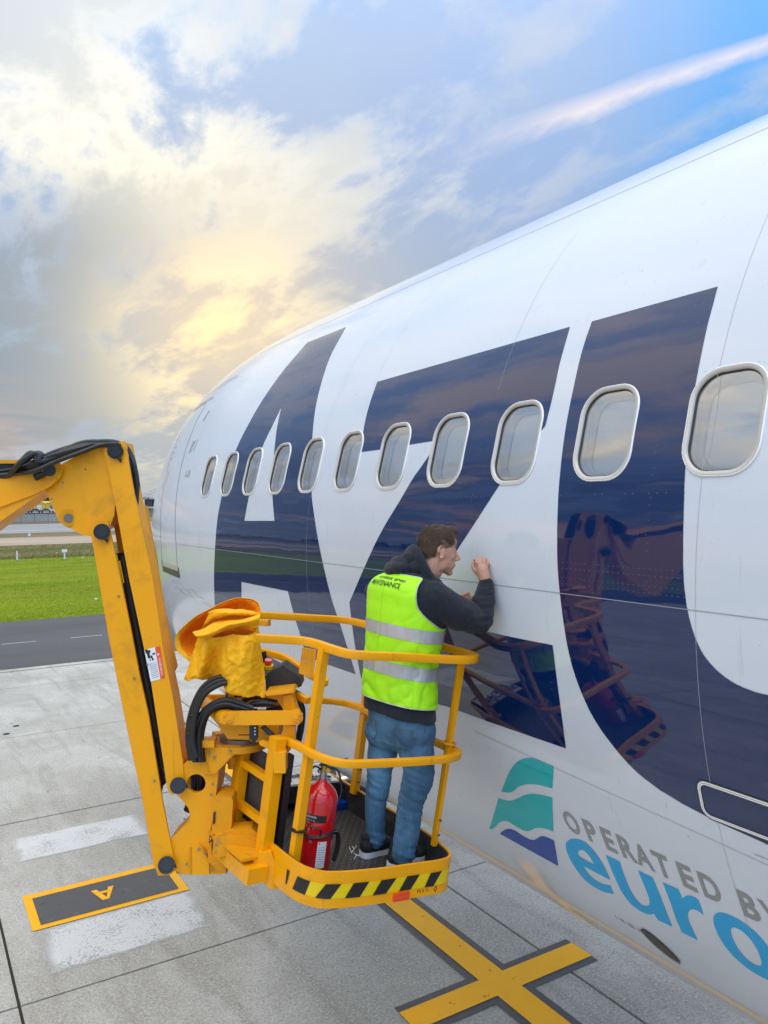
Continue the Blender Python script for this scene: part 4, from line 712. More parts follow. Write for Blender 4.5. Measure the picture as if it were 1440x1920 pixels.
# ---- decals that follow the skin
def decal(name, loops, mat, off=.0016, step=.07, windows=False, label=None, parent=None, yt=False):
    """loops in (Y, theta); outline first, then holes"""
    L = [[Vector((p[0], p[1] * DEG, 0)) for p in l] for l in loops]
    tris = geometry.tessellate_polygon(L); pts = [p for l in L for p in l]
    bm = bmesh.new(); vv = [bm.verts.new(p) for p in pts]
    for t in tris:
        try: bm.faces.new([vv[i] for i in t])
        except ValueError: pass
    return decal_bm(name, bm, mat, off, step, windows, label, parent)
def decal_bm(name, bm, mat, off, step, windows, label, parent):
    bmesh.ops.remove_doubles(bm, verts=bm.verts, dist=1e-6)
    x0 = min(v.co.x for v in bm.verts); x1 = max(v.co.x for v in bm.verts); y0 = min(v.co.y for v in bm.verts); y1 = max(v.co.y for v in bm.verts)
    def cut(axis, a, b, st, geom=None):
        k = math.ceil(a / st)
        while k * st < b:
            co = Vector((k * st, 0, 0)) if axis == 0 else Vector((0, k * st, 0)); no = Vector((1, 0, 0)) if axis == 0 else Vector((0, 1, 0))
            g = geom() if geom else bm.verts[:] + bm.edges[:] + bm.faces[:]
            bmesh.ops.bisect_plane(bm, geom=g, plane_co=co, plane_no=no, dist=1e-6); k += 1
    if x1 > 7: cut(0, max(x0, 6.5), x1, step)
    cut(1, y0, y1, step)
    if x1 - x0 > .5: cut(0, x0, x1, .35)
    if windows:
        for w in WY:
            if w + .2 < x0 or w - .2 > x1: continue
            A, B = w - WH - .02, w + WH + .02; c, d = WT * DEG - WV - .02, WT * DEG + WV + .02
            def gg():
                fs = []
                for f in bm.faces:
                    xs = [v.co.x for v in f.verts]; ys = [v.co.y for v in f.verts]
                    if max(xs) > A and min(xs) < B and max(ys) > c and min(ys) < d: fs.append(f)
                es = {e for f in fs for e in f.edges}; vs_ = {v for f in fs for v in f.verts}
                return list(vs_) + list(es) + fs
            cut(0, A, B, .0125, gg); cut(1, c, d, .0125, gg)
            kill = [f for f in bm.faces if rr_in(f.calc_center_median().x - w, f.calc_center_median().y - WT * DEG, WH, WV, WR) < .008]
            bmesh.ops.delete(bm, geom=kill, context='FACES')
    ns = []
    for v in bm.verts:
        Y, T = v.co.x, v.co.y / DEG; ns.append(SN(Y, T)); v.co = SP(Y, T, off)
    bm.normal_update()
    for f in bm.faces:
        if f.normal.dot(ns[0]) < 0: f.normal_flip()
    bm.verts.index_update(); me = bpy.data.meshes.new(name); bm.to_mesh(me); bm.free()
    normals_set(me, ns)
    o = link(name, me, parent or plane, mat)
    if label: o['label'] = label
    return o
decal('painted_letter', POLY['A'], 'navy_paint', windows=True, label='big navy letter A nearest the nose')
decal('painted_letter', POLY['Z'], 'navy_paint', windows=True, label='big navy letter Z behind the worker')
decal('painted_letter', POLY['U'], 'navy_paint', windows=True, label='big navy letter U at the right edge')
decal('logo_wave', POLY['L1'], 'teal_paint', label='upper teal wave of the tail-shaped emblem')
decal('logo_wave', POLY['L2'], 'teal_paint', label='middle teal wave of the emblem')
decal('logo_wave', POLY['L3'], 'logo_blue', label='lower dark blue wave of the emblem')
for k, lb in (('e', 'light blue letter e'), ('u', 'light blue letter u'), ('r', 'light blue letter r')):
    decal('small_letter', POLY[k], 'sky_blue_paint', label=lb, step=.05)
def ell(cy, ct, ry, rt, n=48, p=2.3, sh=0.0):
    o = []
    for i in range(n):
        a = 2 * math.pi * i / n; c, s = math.cos(a), math.sin(a)
        x = abs(c) ** (2 / p) * (1 if c > 0 else -1); y = abs(s) ** (2 / p) * (1 if s > 0 else -1)
        o.append((cy + ry * x + sh * y, ct + rt * y))
    return o
decal('small_letter', [ell(1.908, -30.05, .130, 3.45), ell(1.908, -29.95, .054, 2.05)], 'sky_blue_paint', label='light blue letter o at the right edge', step=.05)
def print_skin(name, s, y0, y1, t0, t1, mat, offs=.012, label=None, off=.0018, parent=None):
    me = text_mesh(s, 1.0, offs); bm = bmesh.new(); bm.from_mesh(me)
    xs = [v.co.x for v in bm.verts]; ys = [v.co.y for v in bm.verts]; a, b, c, d = min(xs), max(xs), min(ys), max(ys)
    for v in bm.verts:
        v.co = Vector((y0 + (v.co.x - a) / (b - a) * (y1 - y0), (t0 + (v.co.y - c) / (d - c) * (t1 - t0)) * DEG, 0))
    return decal_bm(name, bm, mat, off, .04, False, label, parent)
cells = [('O', 2.776, 2.680), ('P', 2.640, 2.572), ('E', 2.532, 2.466), ('R', 2.437, 2.352), ('A', 2.352, 2.262), ('T', 2.249, 2.168), ('E', 2.122, 2.052), ('D', 2.022, 1.935), ('B', 1.850, 1.775), ('Y', 1.765, 1.68)]
for ch, a, b in cells:
    print_skin('grey_letter', ch, a, b, -25.75, -23.05, 'grey_lettering', .028, 'grey capital letter ' + ch)
# ---- seams
def strip(name, pts, w, mat, off=.0021, label=None, closed=False, parent=None):
    P = [SP(y, t, off) for y, t in pts]; N = [SN(y, t) for y, t in pts]; n = len(P); vs = []; ns = []; fs = []
    for i in range(n):
        a = P[(i - 1) % n] if (closed or i) else P[i]; b = P[(i + 1) % n] if (closed or i < n - 1) else P[i]
        t = (b - a).normalized(); s = t.cross(N[i]).normalized() * w / 2
        vs += [P[i] - s, P[i] + s]; ns += [N[i], N[i]]
    for i in range(n if closed else n - 1):
        a, b = 2 * i, 2 * ((i + 1) % n); fs.append((a, a + 1, b + 1, b))
    o = pydata(name, vs, fs, mat, parent or plane); normals_set(o.data, ns)
    if label: o['label'] = label
    return o
def line(y0, y1, t0, t1, n): return [(y0 + (y1 - y0) * i / n, t0 + (t1 - t0) * i / n) for i in range(n + 1)]
strip('skin_seam', line(-12, 8.6, 50.9, 50.9, 80), .007, 'hull_grey_line', label='long seam high on the fuselage')
strip('skin_seam', line(-12, 8.27, .0, .0, 60), .0032, 'hull_grey_line', label='long seam below the windows')
strip('skin_seam', line(9.12, 11.5, .2, .4, 30), .0045, 'hull_grey_line')
for y in (8.18, 6.0, 3.15, 4.55, 1.85, 5.06, -1.1):
    strip('skin_seam', line(y, y, 50.8 if y not in (3.15, 6.0) else 44, -30 if y in (1.85, 5.06) else 21, 60), .0016, 'seam_faint')
strip('skin_seam', line(1.72, -9, -18.6, -18.6, 40), .003, 'hull_grey_line')
strip('skin_seam', line(3.3, 1.0, -17.3, -19.9, 20), .002, 'hull_grey_line')
# rivets: rows along the seams and frames
rv, rf, rn = [], [], []
def inside(P, y, t):
    c = False; n = len(P)
    for i in range(n):
        (a, b), (d, e) = P[i], P[i - 1]
        if (b > t) != (e > t) and y < (d - a) * (t - b) / (e - b) + a: c = not c
    return c
def rivet(Y, T, r=.0042):
    if not any(inside(POLY[k][0], Y, T) for k in 'AZU') or inside(POLY['A'][1], Y, T):
        return
    c = SP(Y, T, .0014); n = SN(Y, T); u = n.orthogonal().normalized(); w = n.cross(u); k = len(rv)
    for i in range(6):
        a = math.pi / 3 * i; d = u * math.cos(a) + w * math.sin(a); rv.append(c + d * r); rn.append((n + d * .8).normalized())
    rv.append(c + n * .0012); rn.append(n)
    for i in range(6): rf.append((k + i, k + (i + 1) % 6, k + 6))
def row(y0, y1, T, st=.028, r=.004, skip=0.0):
    y = y0
    while y < y1:
        if random.random() > skip and not any(rr_in(y - w, (T - WT) * DEG, WH + .04, WV + .04, WR) < 0 for w in WY): rivet(y, T, r)
        y += st
for T in (.9, 1.45, 2.3, 2.85): row(1.3, 7.2, T, .026, .0036, .04)
for T, s_ in ((23.6, .55), (19.9, .5), (34, .2), (9.0, .35), (5.6, .5), (41.5, .3), (28, .3), (25.4, .45)): row(1.2, 6.9, T, .04, .0036, s_)
for y in [w - .28 for w in WY] + [3.12, 3.18, 5.03, 5.09, 1.82, 1.88]:
    T = 26.
    while T > -16:
        if random.random() > .62 and not (8.5 < T < 20.5 and any(abs(y - w) < .18 for w in WY)): rivet(y + random.uniform(-.0015, .0015), T, .0034)
        T -= .62
ro = pydata('rivet_rows', rv, rf, 'rivet_paint', plane); normals_set(ro.data, rn); ro['kind'] = 'stuff'; ro['label'] = 'tiny rivets in rows along the skin'
# ---- windows
def rrect(h, v, r, n=8):
    o = []
    for cx_, cy_, a0 in ((h - r, v - r, 0), (-(h - r), v - r, 90), (-(h - r), -(v - r), 180), (h - r, -(v - r), 270)):
        for i in range(n + 1):
            a = R_(a0 + 90 * i / n); o.append((cx_ + r * math.cos(a), cy_ + r * math.sin(a)))
    return o
def ring_bands(w, prof_):
    """profile list of (inset, offset) from the outer edge; swept round the window"""
    vs, fs = [], []; m = 0
    for ins, off_ in prof_:
        ins = ins * .9; L = rrect(WH + .022 - ins, WV + .022 - ins, WR + .022 - ins); m = len(L)
        for x, y in L: vs.append(SP(w + x, WT + y / DEG, off_ if abs(off_) > 1e-9 else 1e-6))
    for k in range(len(prof_) - 1):
        for i in range(m): fs.append((k * m + i, k * m + (i + 1) % m, (k + 1) * m + (i + 1) % m, (k + 1) * m + i))
    return vs, fs, m
for i, w in enumerate(WY):
    lip_v, lip_f, _ = ring_bands(w, [(0, .001), (.0015, .006), (.006, .0075), (.007, .004)])
    vs, fs, _ = ring_bands(w, [(.006, .004), (.008, .0085), (.020, .0075), (.0235, .004), (.0245, -.012)])
    fr_ = pydata('window', vs, fs, 'window_ring', plane, True)
    try: fr_.data.set_sharp_from_angle(angle=R_(50))
    except Exception: pass
    pydata('outer_lip', lip_v, lip_f, 'window_lip', fr_, True)
    vs, fs, _ = ring_bands(w, [(.0225, -.001), (.0245, -.004), (.029, -.006), (.030, -.013)]); pydata('gasket', vs, fs, 'window_gasket', fr_, True)
    vs, fs, m = ring_bands(w, [(.0235, -.009)])
    pn = pydata('pane', vs, [tuple(range(m))[::-1]], 'cabin_pane', fr_, True)
    normals_set(pn.data, [SN(v.y, math.degrees(math.atan2((v.z - CZ), (CX - v.x)))) for v in (Vector(p) for p in vs)])
    vs, fs, m = ring_bands(w, [(.022, -.014), (.032, -.022), (.038, -.032), (.0375, -.040), (.048, -.045), (.053, -.060)]); pydata('reveal', vs, fs, 'cabin_plastic', fr_, True, )
    vs, fs, m = ring_bands(w, [(.040, -.064)]); pydata('shade', vs, [tuple(range(m))[::-1]], 'cabin_shade', fr_)
# ---- forward door
DY0, DY1 = 8.27, 9.10
def door_y(T, y):                                     # the door edges lean with the nose taper
    return y + (.0135 * max(0, T) + .00012 * max(0, T - 10) ** 2 if y < 8.6 else .0155 * max(0, T) + .0002 * max(0, T - 10) ** 2)
dl = [(door_y(T, DY0), T) for T in [-5.2 + i * 1.7 for i in range(25)]] 
dtop = [(DY0 + (DY1 - DY0) * k / 6 + .62, 36.6) for k in range(7)]
drr = [(door_y(T, DY1), T) for T in [35.6 - i * 1.7 for i in range(25)]]
outline = cmr([Vector((a, b, 0)) for a, b in dl[:-1]], 2) + [Vector((door_y(35.6, DY0) + .06, 36.4, 0))] + [Vector((door_y(36, DY0) + (door_y(35.6, DY1) - door_y(36, DY0)) * k / 6, 36.6, 0)) for k in range(1, 6)] + cmr([Vector((a, b, 0)) for a, b in drr], 2) + [Vector((8.95, -5.9, 0)), Vector((8.4, -6.1, 0))]
od = strip('door', [(v.x, v.y) for v in outline], .016, 'hull_grey_line', closed=True, label='outline of the forward cabin door')
sill = [(8.215, -5.4), (8.215, -7.6), (9.08, -7.2), (9.11, -4.6), (9.085, -4.6), (9.06, -5.9), (8.25, -6.15), (8.245, -5.2)]
decal('door_sill', [sill], 'sill_dark', off=.006, parent=od)
decal('sill_plate', [[(8.25, -6.1), (9.06, -5.85), (9.06, -4.9), (8.25, -5.1)]], 'window_ring', off=.003, parent=od)
strip('rain_gutter', line(8.2, 9.9, 41.9, 38.6, 24), .014, 'sill_dark', .012, 'thin dark gutter above the forward door')
strip('top_strip', line(8.62, 9.72, 36.9, 36.9, 12), .014, 'sill_dark', .010, parent=od)
decal('vent_slot', [[(8.33, 32.0), (8.35, 32.0), (8.37, 29.2), (8.35, 29.2)]], 'sill_dark', off=.003)
for (a, b, c, d, s_) in ((8.10, 8.30, 21, 24, 'III I'), (7.98, 8.14, 14.8, 16.6, 'I-II')):
    print_skin('small_print', s_, b + .08, a + .08, c, d, 'hull_grey_line', .0)
for T in (24.5, 23, 21.5): strip('door_mark', line(9.1 + .2, 9.18 + .2, T, T, 2), .012, 'hull_grey_line', .003, parent=od)
strip('door_handle', line(9.02 + .17, 9.03 + .17, 18, 14.5, 4), .018, 'hull_grey_line', .004, parent=od)
# ---- access panel with white outline, round vent, smudge
def rry(y0, y1, t0, t1, r, n=6, in_=0.0):
    cy, ct_ = (y0 + y1) / 2, (t0 + t1) / 2
    return [(cy + x, ct_ + y / DEG) for x, y in rrect((y1 - y0) / 2 - in_, (t1 - t0) / 2 * DEG - in_, r - in_, n)]
ap = (1.18, 1.915, -16.9, -13.5)
for k, (i0, i1, mt) in enumerate(((-.001, .0045, 'window_gasket'), (.0045, .011, 'white_paint_line'), (.011, .0125, 'window_gasket'), (.0125, .018, 'white_paint_line'), (.018, .0205, 'window_gasket'))):
    decal('panel_outline', [rry(*ap, .045, in_=i0), rry(*ap, .045, in_=i1)], mt, off=.0032 + k * .0003)
decal('access_panel', [rry(*ap, .045, in_=.0205)], 'navy_paint', off=.003, label='rounded access panel in the navy letter U')
ve = decal('vent_cover', [ell(2.529, -39.4, .066, 2.05, 40, 2.0, .035)], 'vent_brown', off=.004, label='dark oval drain cover low on the belly')
strip('vent_rim', ell(2.529, -39.4, .068, 2.12, 40, 2.0, .035), .006, 'black_plastic', .006, closed=True, parent=ve)
print_skin('small_print', 'I II III II', 2.78, 2.62, -38.9, -38.1, 'grey_lettering', .0)
# scuffs low behind the door
for i in range(26):
    y = random.uniform(7.2, 8.7); t = -8.8 - (8.7 - y) * 1.9 + random.uniform(-1.2, 1.0)
    strip('scuff', line(y, y - random.uniform(.05, .3), t, t - random.uniform(.2, .7), 3), random.uniform(.001, .003), 'grey_lettering', .002 + i * .0001)
# nose gear and wing are out of sight, but the belly carries its gear leg where the aircraft stands
bmw = bmesh.new(); add_tube(bmw, [Vector((CX, 10.2, 2.3)), Vector((CX, 10.05, .55))], .11, 14)
from_bm('nose_gear_leg', bmw, 'steel_worn', plane, True)
for s_ in (-1, 1):
    wh = cyl('nose_wheel', Vector((CX + s_ * .18, 10.05, .47)), Vector((CX + s_ * .46, 10.05, .47)), .47, 'black_rubber', plane, 32, .05)
    cyl('rim', Vector((CX + s_ * .14, 10.05, .47)), Vector((CX + s_ * .47, 10.05, .47)), .2, 'steel', wh, 24)

# ------------------------------------------------------------------ boom lift
BO = Vector((2.13113833, 3.13132503, -1.62517662 + GZ))
BS = Vector((0.98277958, 0.14504668, -0.11448039)); BL = Vector((-0.13640038, 0.98749003, 0.07910994)); BU = Vector((0.12439042, -0.06231254, 0.9902748))
BAX = (BS, BL, BU)
def B(s, l, u=0.0): return BO + BS * s + BL * l + BU * u
lift = empty('boom_lift', AT(420, 1640, 3.75), 'yellow articulated boom lift holding its work basket beside the airliner', 'boom lift')
Y_ = 'yellow_paint'
# --- basket
wall = cmr([Vector(p + (0,)) for p in [(-.70, .90), (-.715, .60), (-.725, .25), (-.72, .06), (-.675, -.03), (-.60, -.075), (-.43, -.12), (-.25, -.148), (-.08, -.172), (.0, -.14), (.04, -.03), (.075, .2), (.085, .6), (.09, .92), (.06, .985), (.0, 1.0), (-.3, .99), (-.6, .96), (-.68, .94)]], 5, True)
def off2(P, d):
    o = []; n = len(P)
    for i in range(n):
        t = (P[(i + 1) % n] - P[(i - 1) % n]).normalized(); o.append(P[i] + Vector((-t.y, t.x, 0)) * d)
    return o
def wall_mesh(name, d0, d1, u0, u1, mat, parent, label=None):
    A, C = off2(wall, d0), off2(wall, d1); n = len(A); vs, fs = [], []
    for P, u in ((A, u0), (A, u1), (C, u1), (C, u0)): vs += [B(p.x, p.y, u) for p in P]
    for k in range(4):
        for i in range(n): fs.append((k * n + i, k * n + (i + 1) % n, ((k + 1) % 4) * n + (i + 1) % n, ((k + 1) % 4) * n + i))
    o = pydata(name, vs, fs, mat, parent, True)
    try: o.data.set_sharp_from_angle(angle=R_(40))
    except Exception: pass
    if label: o['label'] = label
    return o
kp = wall_mesh('kick_plate', 0, .012, -.155, 0, Y_, lift, 'yellow kick plate round the basket floor')
wall_mesh('liner', .0125, .022, -.13, -.004, 'black_liner', kp)
fl = off2(wall, .01); n = len(fl)
me = pydata('floor_plate', [B(p.x, p.y, -.13) for p in fl] + [B(p.x, p.y, -.15) for p in fl], [tuple(range(n)), tuple(range(2 * n - 1, n - 1, -1))], 'tread_plate', lift, uvs=[(p.x, p.y) for p in fl] * 2)
me['label'] = 'dirty steel tread plate floor of the basket'
# hazard tape along the near wall
L = [0.0]
for i in range(len(wall)): L.append(L[-1] + (wall[(i + 1) % len(wall)] - wall[i]).length)
def wpt(a):
    for i in range(len(wall)):
        if L[i + 1] >= a: return wall[i].lerp(wall[(i + 1) % len(wall)], (a - L[i]) / (L[i + 1] - L[i] + 1e-9)), wall[(i + 1) % len(wall)] - wall[i]
    return wall[0], wall[1] - wall[0]
def stripe(name, a0, a1, sk, u0, u1, off_, mat, parent, n=5):
    vs = []; fs = []
    for k in range(n + 1):
        for (u, s_) in ((u0, 0), (u1, sk)):
            p, t = wpt(a0 + (a1 - a0) * k / n + s_); t = t.normalized(); q = p + Vector((t.y, -t.x, 0)) * off_; vs.append(B(q.x, q.y, u))
    for k in range(n): fs.append((2 * k, 2 * k + 2, 2 * k + 3, 2 * k + 1))
    return pydata(name, vs, fs, mat, parent)
aend = None
for i, p in enumerate(wall):
    if aend is None and p.y < 0 and p.x > -.02: aend = L[i]
abeg = None
for i, p in enumerate(wall):
    if abeg is None and p.y < .02: abeg = L[i] - .035
tp = stripe('hazard_tape', abeg, aend - .03, .03, -.112, -.050, .0015, 'hazard_yellow', kp, 160); tp['label'] = 'yellow and black hazard tape on the near wall'
def solve(X, u):
    """place along the wall whose face stands at the given survey bearing"""
    lo_, hi_ = abeg - .08, aend + .02
    def bearing(a):
        p, t = wpt(a); v = B(p.x, p.y, u) - CAMV; return 720 + FPX * v.dot(RGT) / v.dot(FWD)
    for _ in range(30):
        m = (lo_ + hi_) / 2
        if bearing(m) < X: lo_ = m
        else: hi_ = m
    return lo_
for bl, br2, tl, tr2 in ((533, 538, 536, 544), (549, 572, 559, 582), (591, 619, 611, 640), (646, 674, 663, 692), (698, 723, 715, 743), (747, 769, 763, 787), (795, 812, 807, 828)):
    A = [solve(bl, -.1125), solve(br2, -.1125), solve(tl, -.0495), solve(tr2, -.0495)]; vs, fs = [], []
    for k in range(11):
        for u, a0, a1 in ((-.1125, A[0], A[1]), (-.0495, A[2], A[3])):
            p, t = wpt(a0 + (a1 - a0) * k / 10); t = t.normalized(); q = p + Vector((t.y, -t.x, 0)) * .0035; vs.append(B(q.x, q.y, u))
    for k in range(10): fs.append((2 * k, 2 * k + 2, 2 * k + 3, 2 * k + 1))
    pydata('black_stripe', vs, fs, 'hazard_black', kp)
p0, t0 = wpt(aend - .33); p1, t1 = wpt(aend - .245)
u_ = (B(p1.x, p1.y) - B(p0.x, p0.y)).normalized(); nrm = u_.cross(BU).normalized()
if nrm.dot(FWD) > 0: nrm = -nrm
box('reflector', B(p0.x, p0.y, -.136) + u_ * .042 + nrm * .006, (.041, .006, .017), 'reflector_red', kp, (u_, nrm, BU), .002)['label'] = 'small red reflector on the kick plate'
box('reflector_bar', B(p0.x, p0.y, -.136) + u_ * .042 + nrm * .0125, (.036, .001, .005), 'sticker_orange', kp, (u_, nrm, BU), .0)
p0, t0 = wpt(aend - .20)
print_on('small_print', 'PLS SA', B(p0.x, p0.y, -.134) + nrm * .002, u_, BU, .014, 'black_print', kp, width=.075)
me = pydata('print_diamond', [B(p0.x, p0.y, -.128) + nrm * .002 + u_ * a + BU * b for a, b in ((.09, 0), (.10, -.016), (.11, 0), (.10, .016), (.094, 0), (.10, .009), (.106, 0), (.10, -.009))], [(0, 1, 7, 4), (1, 2, 6, 7), (2, 3, 5, 6), (3, 0, 4, 5)], 'black_print', kp)
# --- rails
def rail(name, pts, h, r=.0175, label=None, k=6, mat=Y_):
    P = cmr([B(a, b, h) for a, b in pts], k)
    o = tube(name, P, r, mat, lift, sect=SQ, upv=BU)
    if label: o['label'] = label
    return o
rail('top_rail', [(-.87, .40), (-.75, .37), (-.66, .335), (-.628, .27), (-.62, .15), (-.60, .06), (-.525, .015), (-.342, -.03), (-.112, -.098), (.0, -.11), (.075, -.06), (.095, .03), (.075, .20), (.06, .43), (.052, .72), (.03, .83), (-.02, .89), (-.12, .925), (-.45, .995), (-.56, 1.01)], .905, .0185, 'top hand rail looping round the basket')
rail('mid_rail', [(-.69, .36), (-.675, .22), (-.672, .10), (-.635, .0), (-.553, -.05), (-.325, -.098), (-.16, -.121), (-.045, -.121), (.028, -.075), (.035, .02), (.044, .327), (.045, .62), (.04, .74), (.0, .83), (-.12, .90), (-.42, .965), (-.62, .97)], .45, .016, 'middle rail looping round the basket')
def post(s, l, u0, u1, w=.021, s1=None, l1=None, name='post', ww=None):
    a, b = B(s, l, u0), B(s if s1 is None else s1, l if l1 is None else l1, u1); ax = (b - a).normalized()
    return box(name, (a + b) / 2, (w, ww or w, (b - a).length / 2), Y_, lift, (BS, ax.cross(BS).normalized(), ax), .004)
post(.002, -.02, -.01, .90, .0115, .010, -.045)
post(.036, .02, .0, .89, .0055, .040, .0, ww=.010)
post(-.68, .155, -.12, .90, .019, -.628, .20)
post(.062, .69, -.02, .90, .019)
post(-.655, .93, -.1, .90, .019)
tube('post_ring', [B(.008 + .03 * math.cos(a), -.03 + .03 * math.sin(a), .485) for a in [i * .5236 for i in range(12)]], .006, 'yellow_worn', lift, 8, True)
pl_ = prism('tab_plate', [(567, 1214), (593, 1219), (587, 1273), (560, 1262)], 3.70, .008, Y_, lift)
for x, y in ((571, 1240), (578, 1241), (579, 1263)): cyl('bolt', AT(x, y, 3.700), AT(x, y, 3.694), .003, 'steel', pl_, 8, 0)
tube('control_guard', cmr([AT(x, y, d) for x, y, d in ((488, 1221, 4.25), (530, 1232, 4.2), (562, 1252, 4.15), (592, 1270, 4.08), (606, 1273, 4.05), (609, 1280, 4.03), (600, 1284, 4.05))], 5), .0175, Y_, lift, sect=SQ, upv=UPV)
tube('side_rail', [AT(545, 1296, 3.85), AT(578, 1314, 3.78)], .016, Y_, lift, sect=SQ, upv=UPV)
tube('side_rail', [AT(536, 1386, 3.75), AT(568, 1403, 3.66)], .017, Y_, lift, sect=SQ, upv=UPV)
tube('side_rail', [AT(466, 1165, 4.6), AT(505, 1168, 4.55)], .018, Y_, lift, sect=SQ, upv=UPV)
# left frame of the basket with its dark backing
def lpost(l, u1, w, d=.02, s=-.735, u0=-.15): return box('frame_post', B(s, l, (u0 + u1) / 2), (d, w, (u1 - u0) / 2), Y_, lift, BAX, .004)
lpost(.315, .47, .032, .026); lpost(.60, .395, .030, .024); lpost(.86, .33, .024, .02)
for u0 in (.27, .075): box('frame_bar', B(-.735, .455, u0), (.016, .115, .016), Y_, lift, BAX, .003)
box('frame_bar', B(-.735, .455, -.13), (.016, .12, .02), Y_, lift, BAX, .003)
box('frame_bar', B(-.735, .73, -.06), (.018, .12, .02), Y_, lift, BAX, .003)
bp = box('backing_panel', B(-.69, .47, .11), (.004, .15, .235), 'grey_panel', lift, BAX, .002); bp['label'] = 'dark grey panel behind the basket frame'
box('backing_post', B(-.655, .33, .13), (.018, .02, .25), 'black_plastic', lift, BAX, .004)
box('top_plate', B(-.79, .47, -.055), (.075, .19, .006), 'yellow_worn', lift, BAX, .004)['label'] = 'flat step plate beside the basket'
box('under_beam', B(-.80, .40, -.115), (.05, .16, .035), Y_, lift, BAX, .006)
prism('under_channel', [(470, 1622), (484, 1600), (508, 1598), (524, 1640), (525, 1666), (508, 1668), (492, 1652)], 3.52, .07, Y_, lift, bev=.005)
cb = box('frame_cap', AT(527, 1424, 3.58), (.026, .05, .046), Y_, lift, (RGT, FWD, UPV), .008)
prism('cap_screen', [(505, 1401), (515, 1407), (514, 1440), (500, 1428)], 3.62, .03, 'black_plastic', lift)
prism('cap_arm', [(485, 1390), (493, 1388), (538, 1402), (538, 1410), (514, 1410), (487, 1397)], 3.62, .03, Y_, lift)
# --- mount, rotator, linkage
br = [(343, 1434), (384, 1399), (450, 1398), (455, 1402), (431, 1424), (409, 1446), (407, 1470), (402, 1515), (392, 1573), (388, 1610), (404, 1619), (420, 1624), (422, 1632), (415, 1639), (348, 1640), (325, 1631), (312, 1610), (318, 1575), (335, 1560), (353, 1540), (357, 1528), (353, 1515), (341, 1500), (330, 1488), (336, 1460)]
hol = circ(368, 1469, 17.5, 22)
pb_ = prism('mount_plate', br, 3.72, .022, Y_, lift, holes=[hol]); pb_['label'] = 'large cut-out mounting plate at the foot of the jib'
prism('mount_plate', br, 3.90, .022, Y_, lift)
tube('hose', cmr([AT(x, y, 3.82) for x, y in ((372, 1440), (378, 1462), (376, 1490), (366, 1515))], 5), .022, 'black_rubber', lift, 10)
tube('hose', cmr([AT(x, y, 3.84) for x, y in ((362, 1440), (366, 1462), (364, 1490), (352, 1520))], 5), .022, 'black_rubber', lift, 10)
prism('mount_web', [(384, 1400), (450, 1399), (453, 1403), (384, 1405)], 3.742, .158, Y_, lift)
prism('mount_web', [(345, 1432), (383, 1401), (385, 1405), (348, 1437)], 3.742, .158, Y_, lift)
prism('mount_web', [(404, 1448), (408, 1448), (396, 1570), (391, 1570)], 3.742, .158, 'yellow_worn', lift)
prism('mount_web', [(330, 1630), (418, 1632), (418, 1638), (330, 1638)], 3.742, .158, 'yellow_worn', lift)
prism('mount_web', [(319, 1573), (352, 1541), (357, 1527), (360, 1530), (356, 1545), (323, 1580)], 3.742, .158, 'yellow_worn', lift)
prism('stiffener', [(357, 1605), (357, 1588), (362, 1582), (372, 1581), (378, 1588), (392, 1617), (392, 1640), (357, 1640)], 3.708, .012, Y_, lift, bev=.004)
prism('mount_overlap', [(384, 1402), (450, 1401), (409, 1445), (402, 1450), (394, 1453), (385, 1450)], 3.708, .012, Y_, lift, bev=.004)
prism('bracket_lug', [(389, 1586), (396, 1584), (398, 1619), (390, 1616)], 3.69, .1, 'yellow_worn', lift)
prism('pivot_box', [(402, 1497), (412, 1493), (434, 1496), (437, 1502), (433, 1560), (430, 1565), (396, 1564)], 3.66, .15, 'yellow_worn', lift, bev=.01)
prism('box_slot', [(400, 1524), (404, 1522), (403, 1543), (399, 1546)], 3.655, .01, 'black_plastic', lift)
cyl('pivot_pin', AT(415, 1572, 3.75), AT(417, 1564, 3.75), .05, 'yellow_worn', lift, 24)
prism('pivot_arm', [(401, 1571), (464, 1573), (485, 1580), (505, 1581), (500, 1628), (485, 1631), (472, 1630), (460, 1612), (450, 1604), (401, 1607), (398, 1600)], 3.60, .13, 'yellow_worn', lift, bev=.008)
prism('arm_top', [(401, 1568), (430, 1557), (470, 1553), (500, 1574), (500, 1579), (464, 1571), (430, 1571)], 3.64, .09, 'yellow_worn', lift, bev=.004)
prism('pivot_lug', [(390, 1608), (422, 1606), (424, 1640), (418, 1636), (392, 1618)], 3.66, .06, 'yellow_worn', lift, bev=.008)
for x, y in ((404, 1584), (404, 1598), (449, 1590)): cyl('bolt', AT(x, y, 3.602), AT(x, y, 3.592), .004, 'steel_worn', lift, 8, 0)
for (x0, y0, d0) in ((378, 1388, 3.70), (380, 1384, 3.82)): box('stop_block', AT(x0 + 12, y0 + 5, d0), (.033, .02, .016), Y_, lift, (RGT, FWD, UPV), .003)
cyl('slew_ring', AT(452, 1399, 3.83), AT(452, 1387, 3.83), .13, 'yellow_worn', lift, 40, .006)
cyl('slew_disc', AT(452, 1387, 3.83), AT(452, 1378, 3.83), .10, 'steel_worn', lift, 40, .004)
cyl('nut', AT(436, 1424, 3.83), AT(436, 1440, 3.83), .022, 'yellow_worn', lift, 12, .004); cyl('nut', AT(436, 1416, 3.83), AT(436, 1430, 3.83), .032, 'yellow_worn', lift, 12, .004)
prism('rotator_housing', [(386, 1332), (400, 1330), (418, 1350), (524, 1350), (522, 1389), (478, 1392), (465, 1387), (427, 1386), (417, 1370)], 3.70, .20, 'yellow_worn', lift, bev=.012)
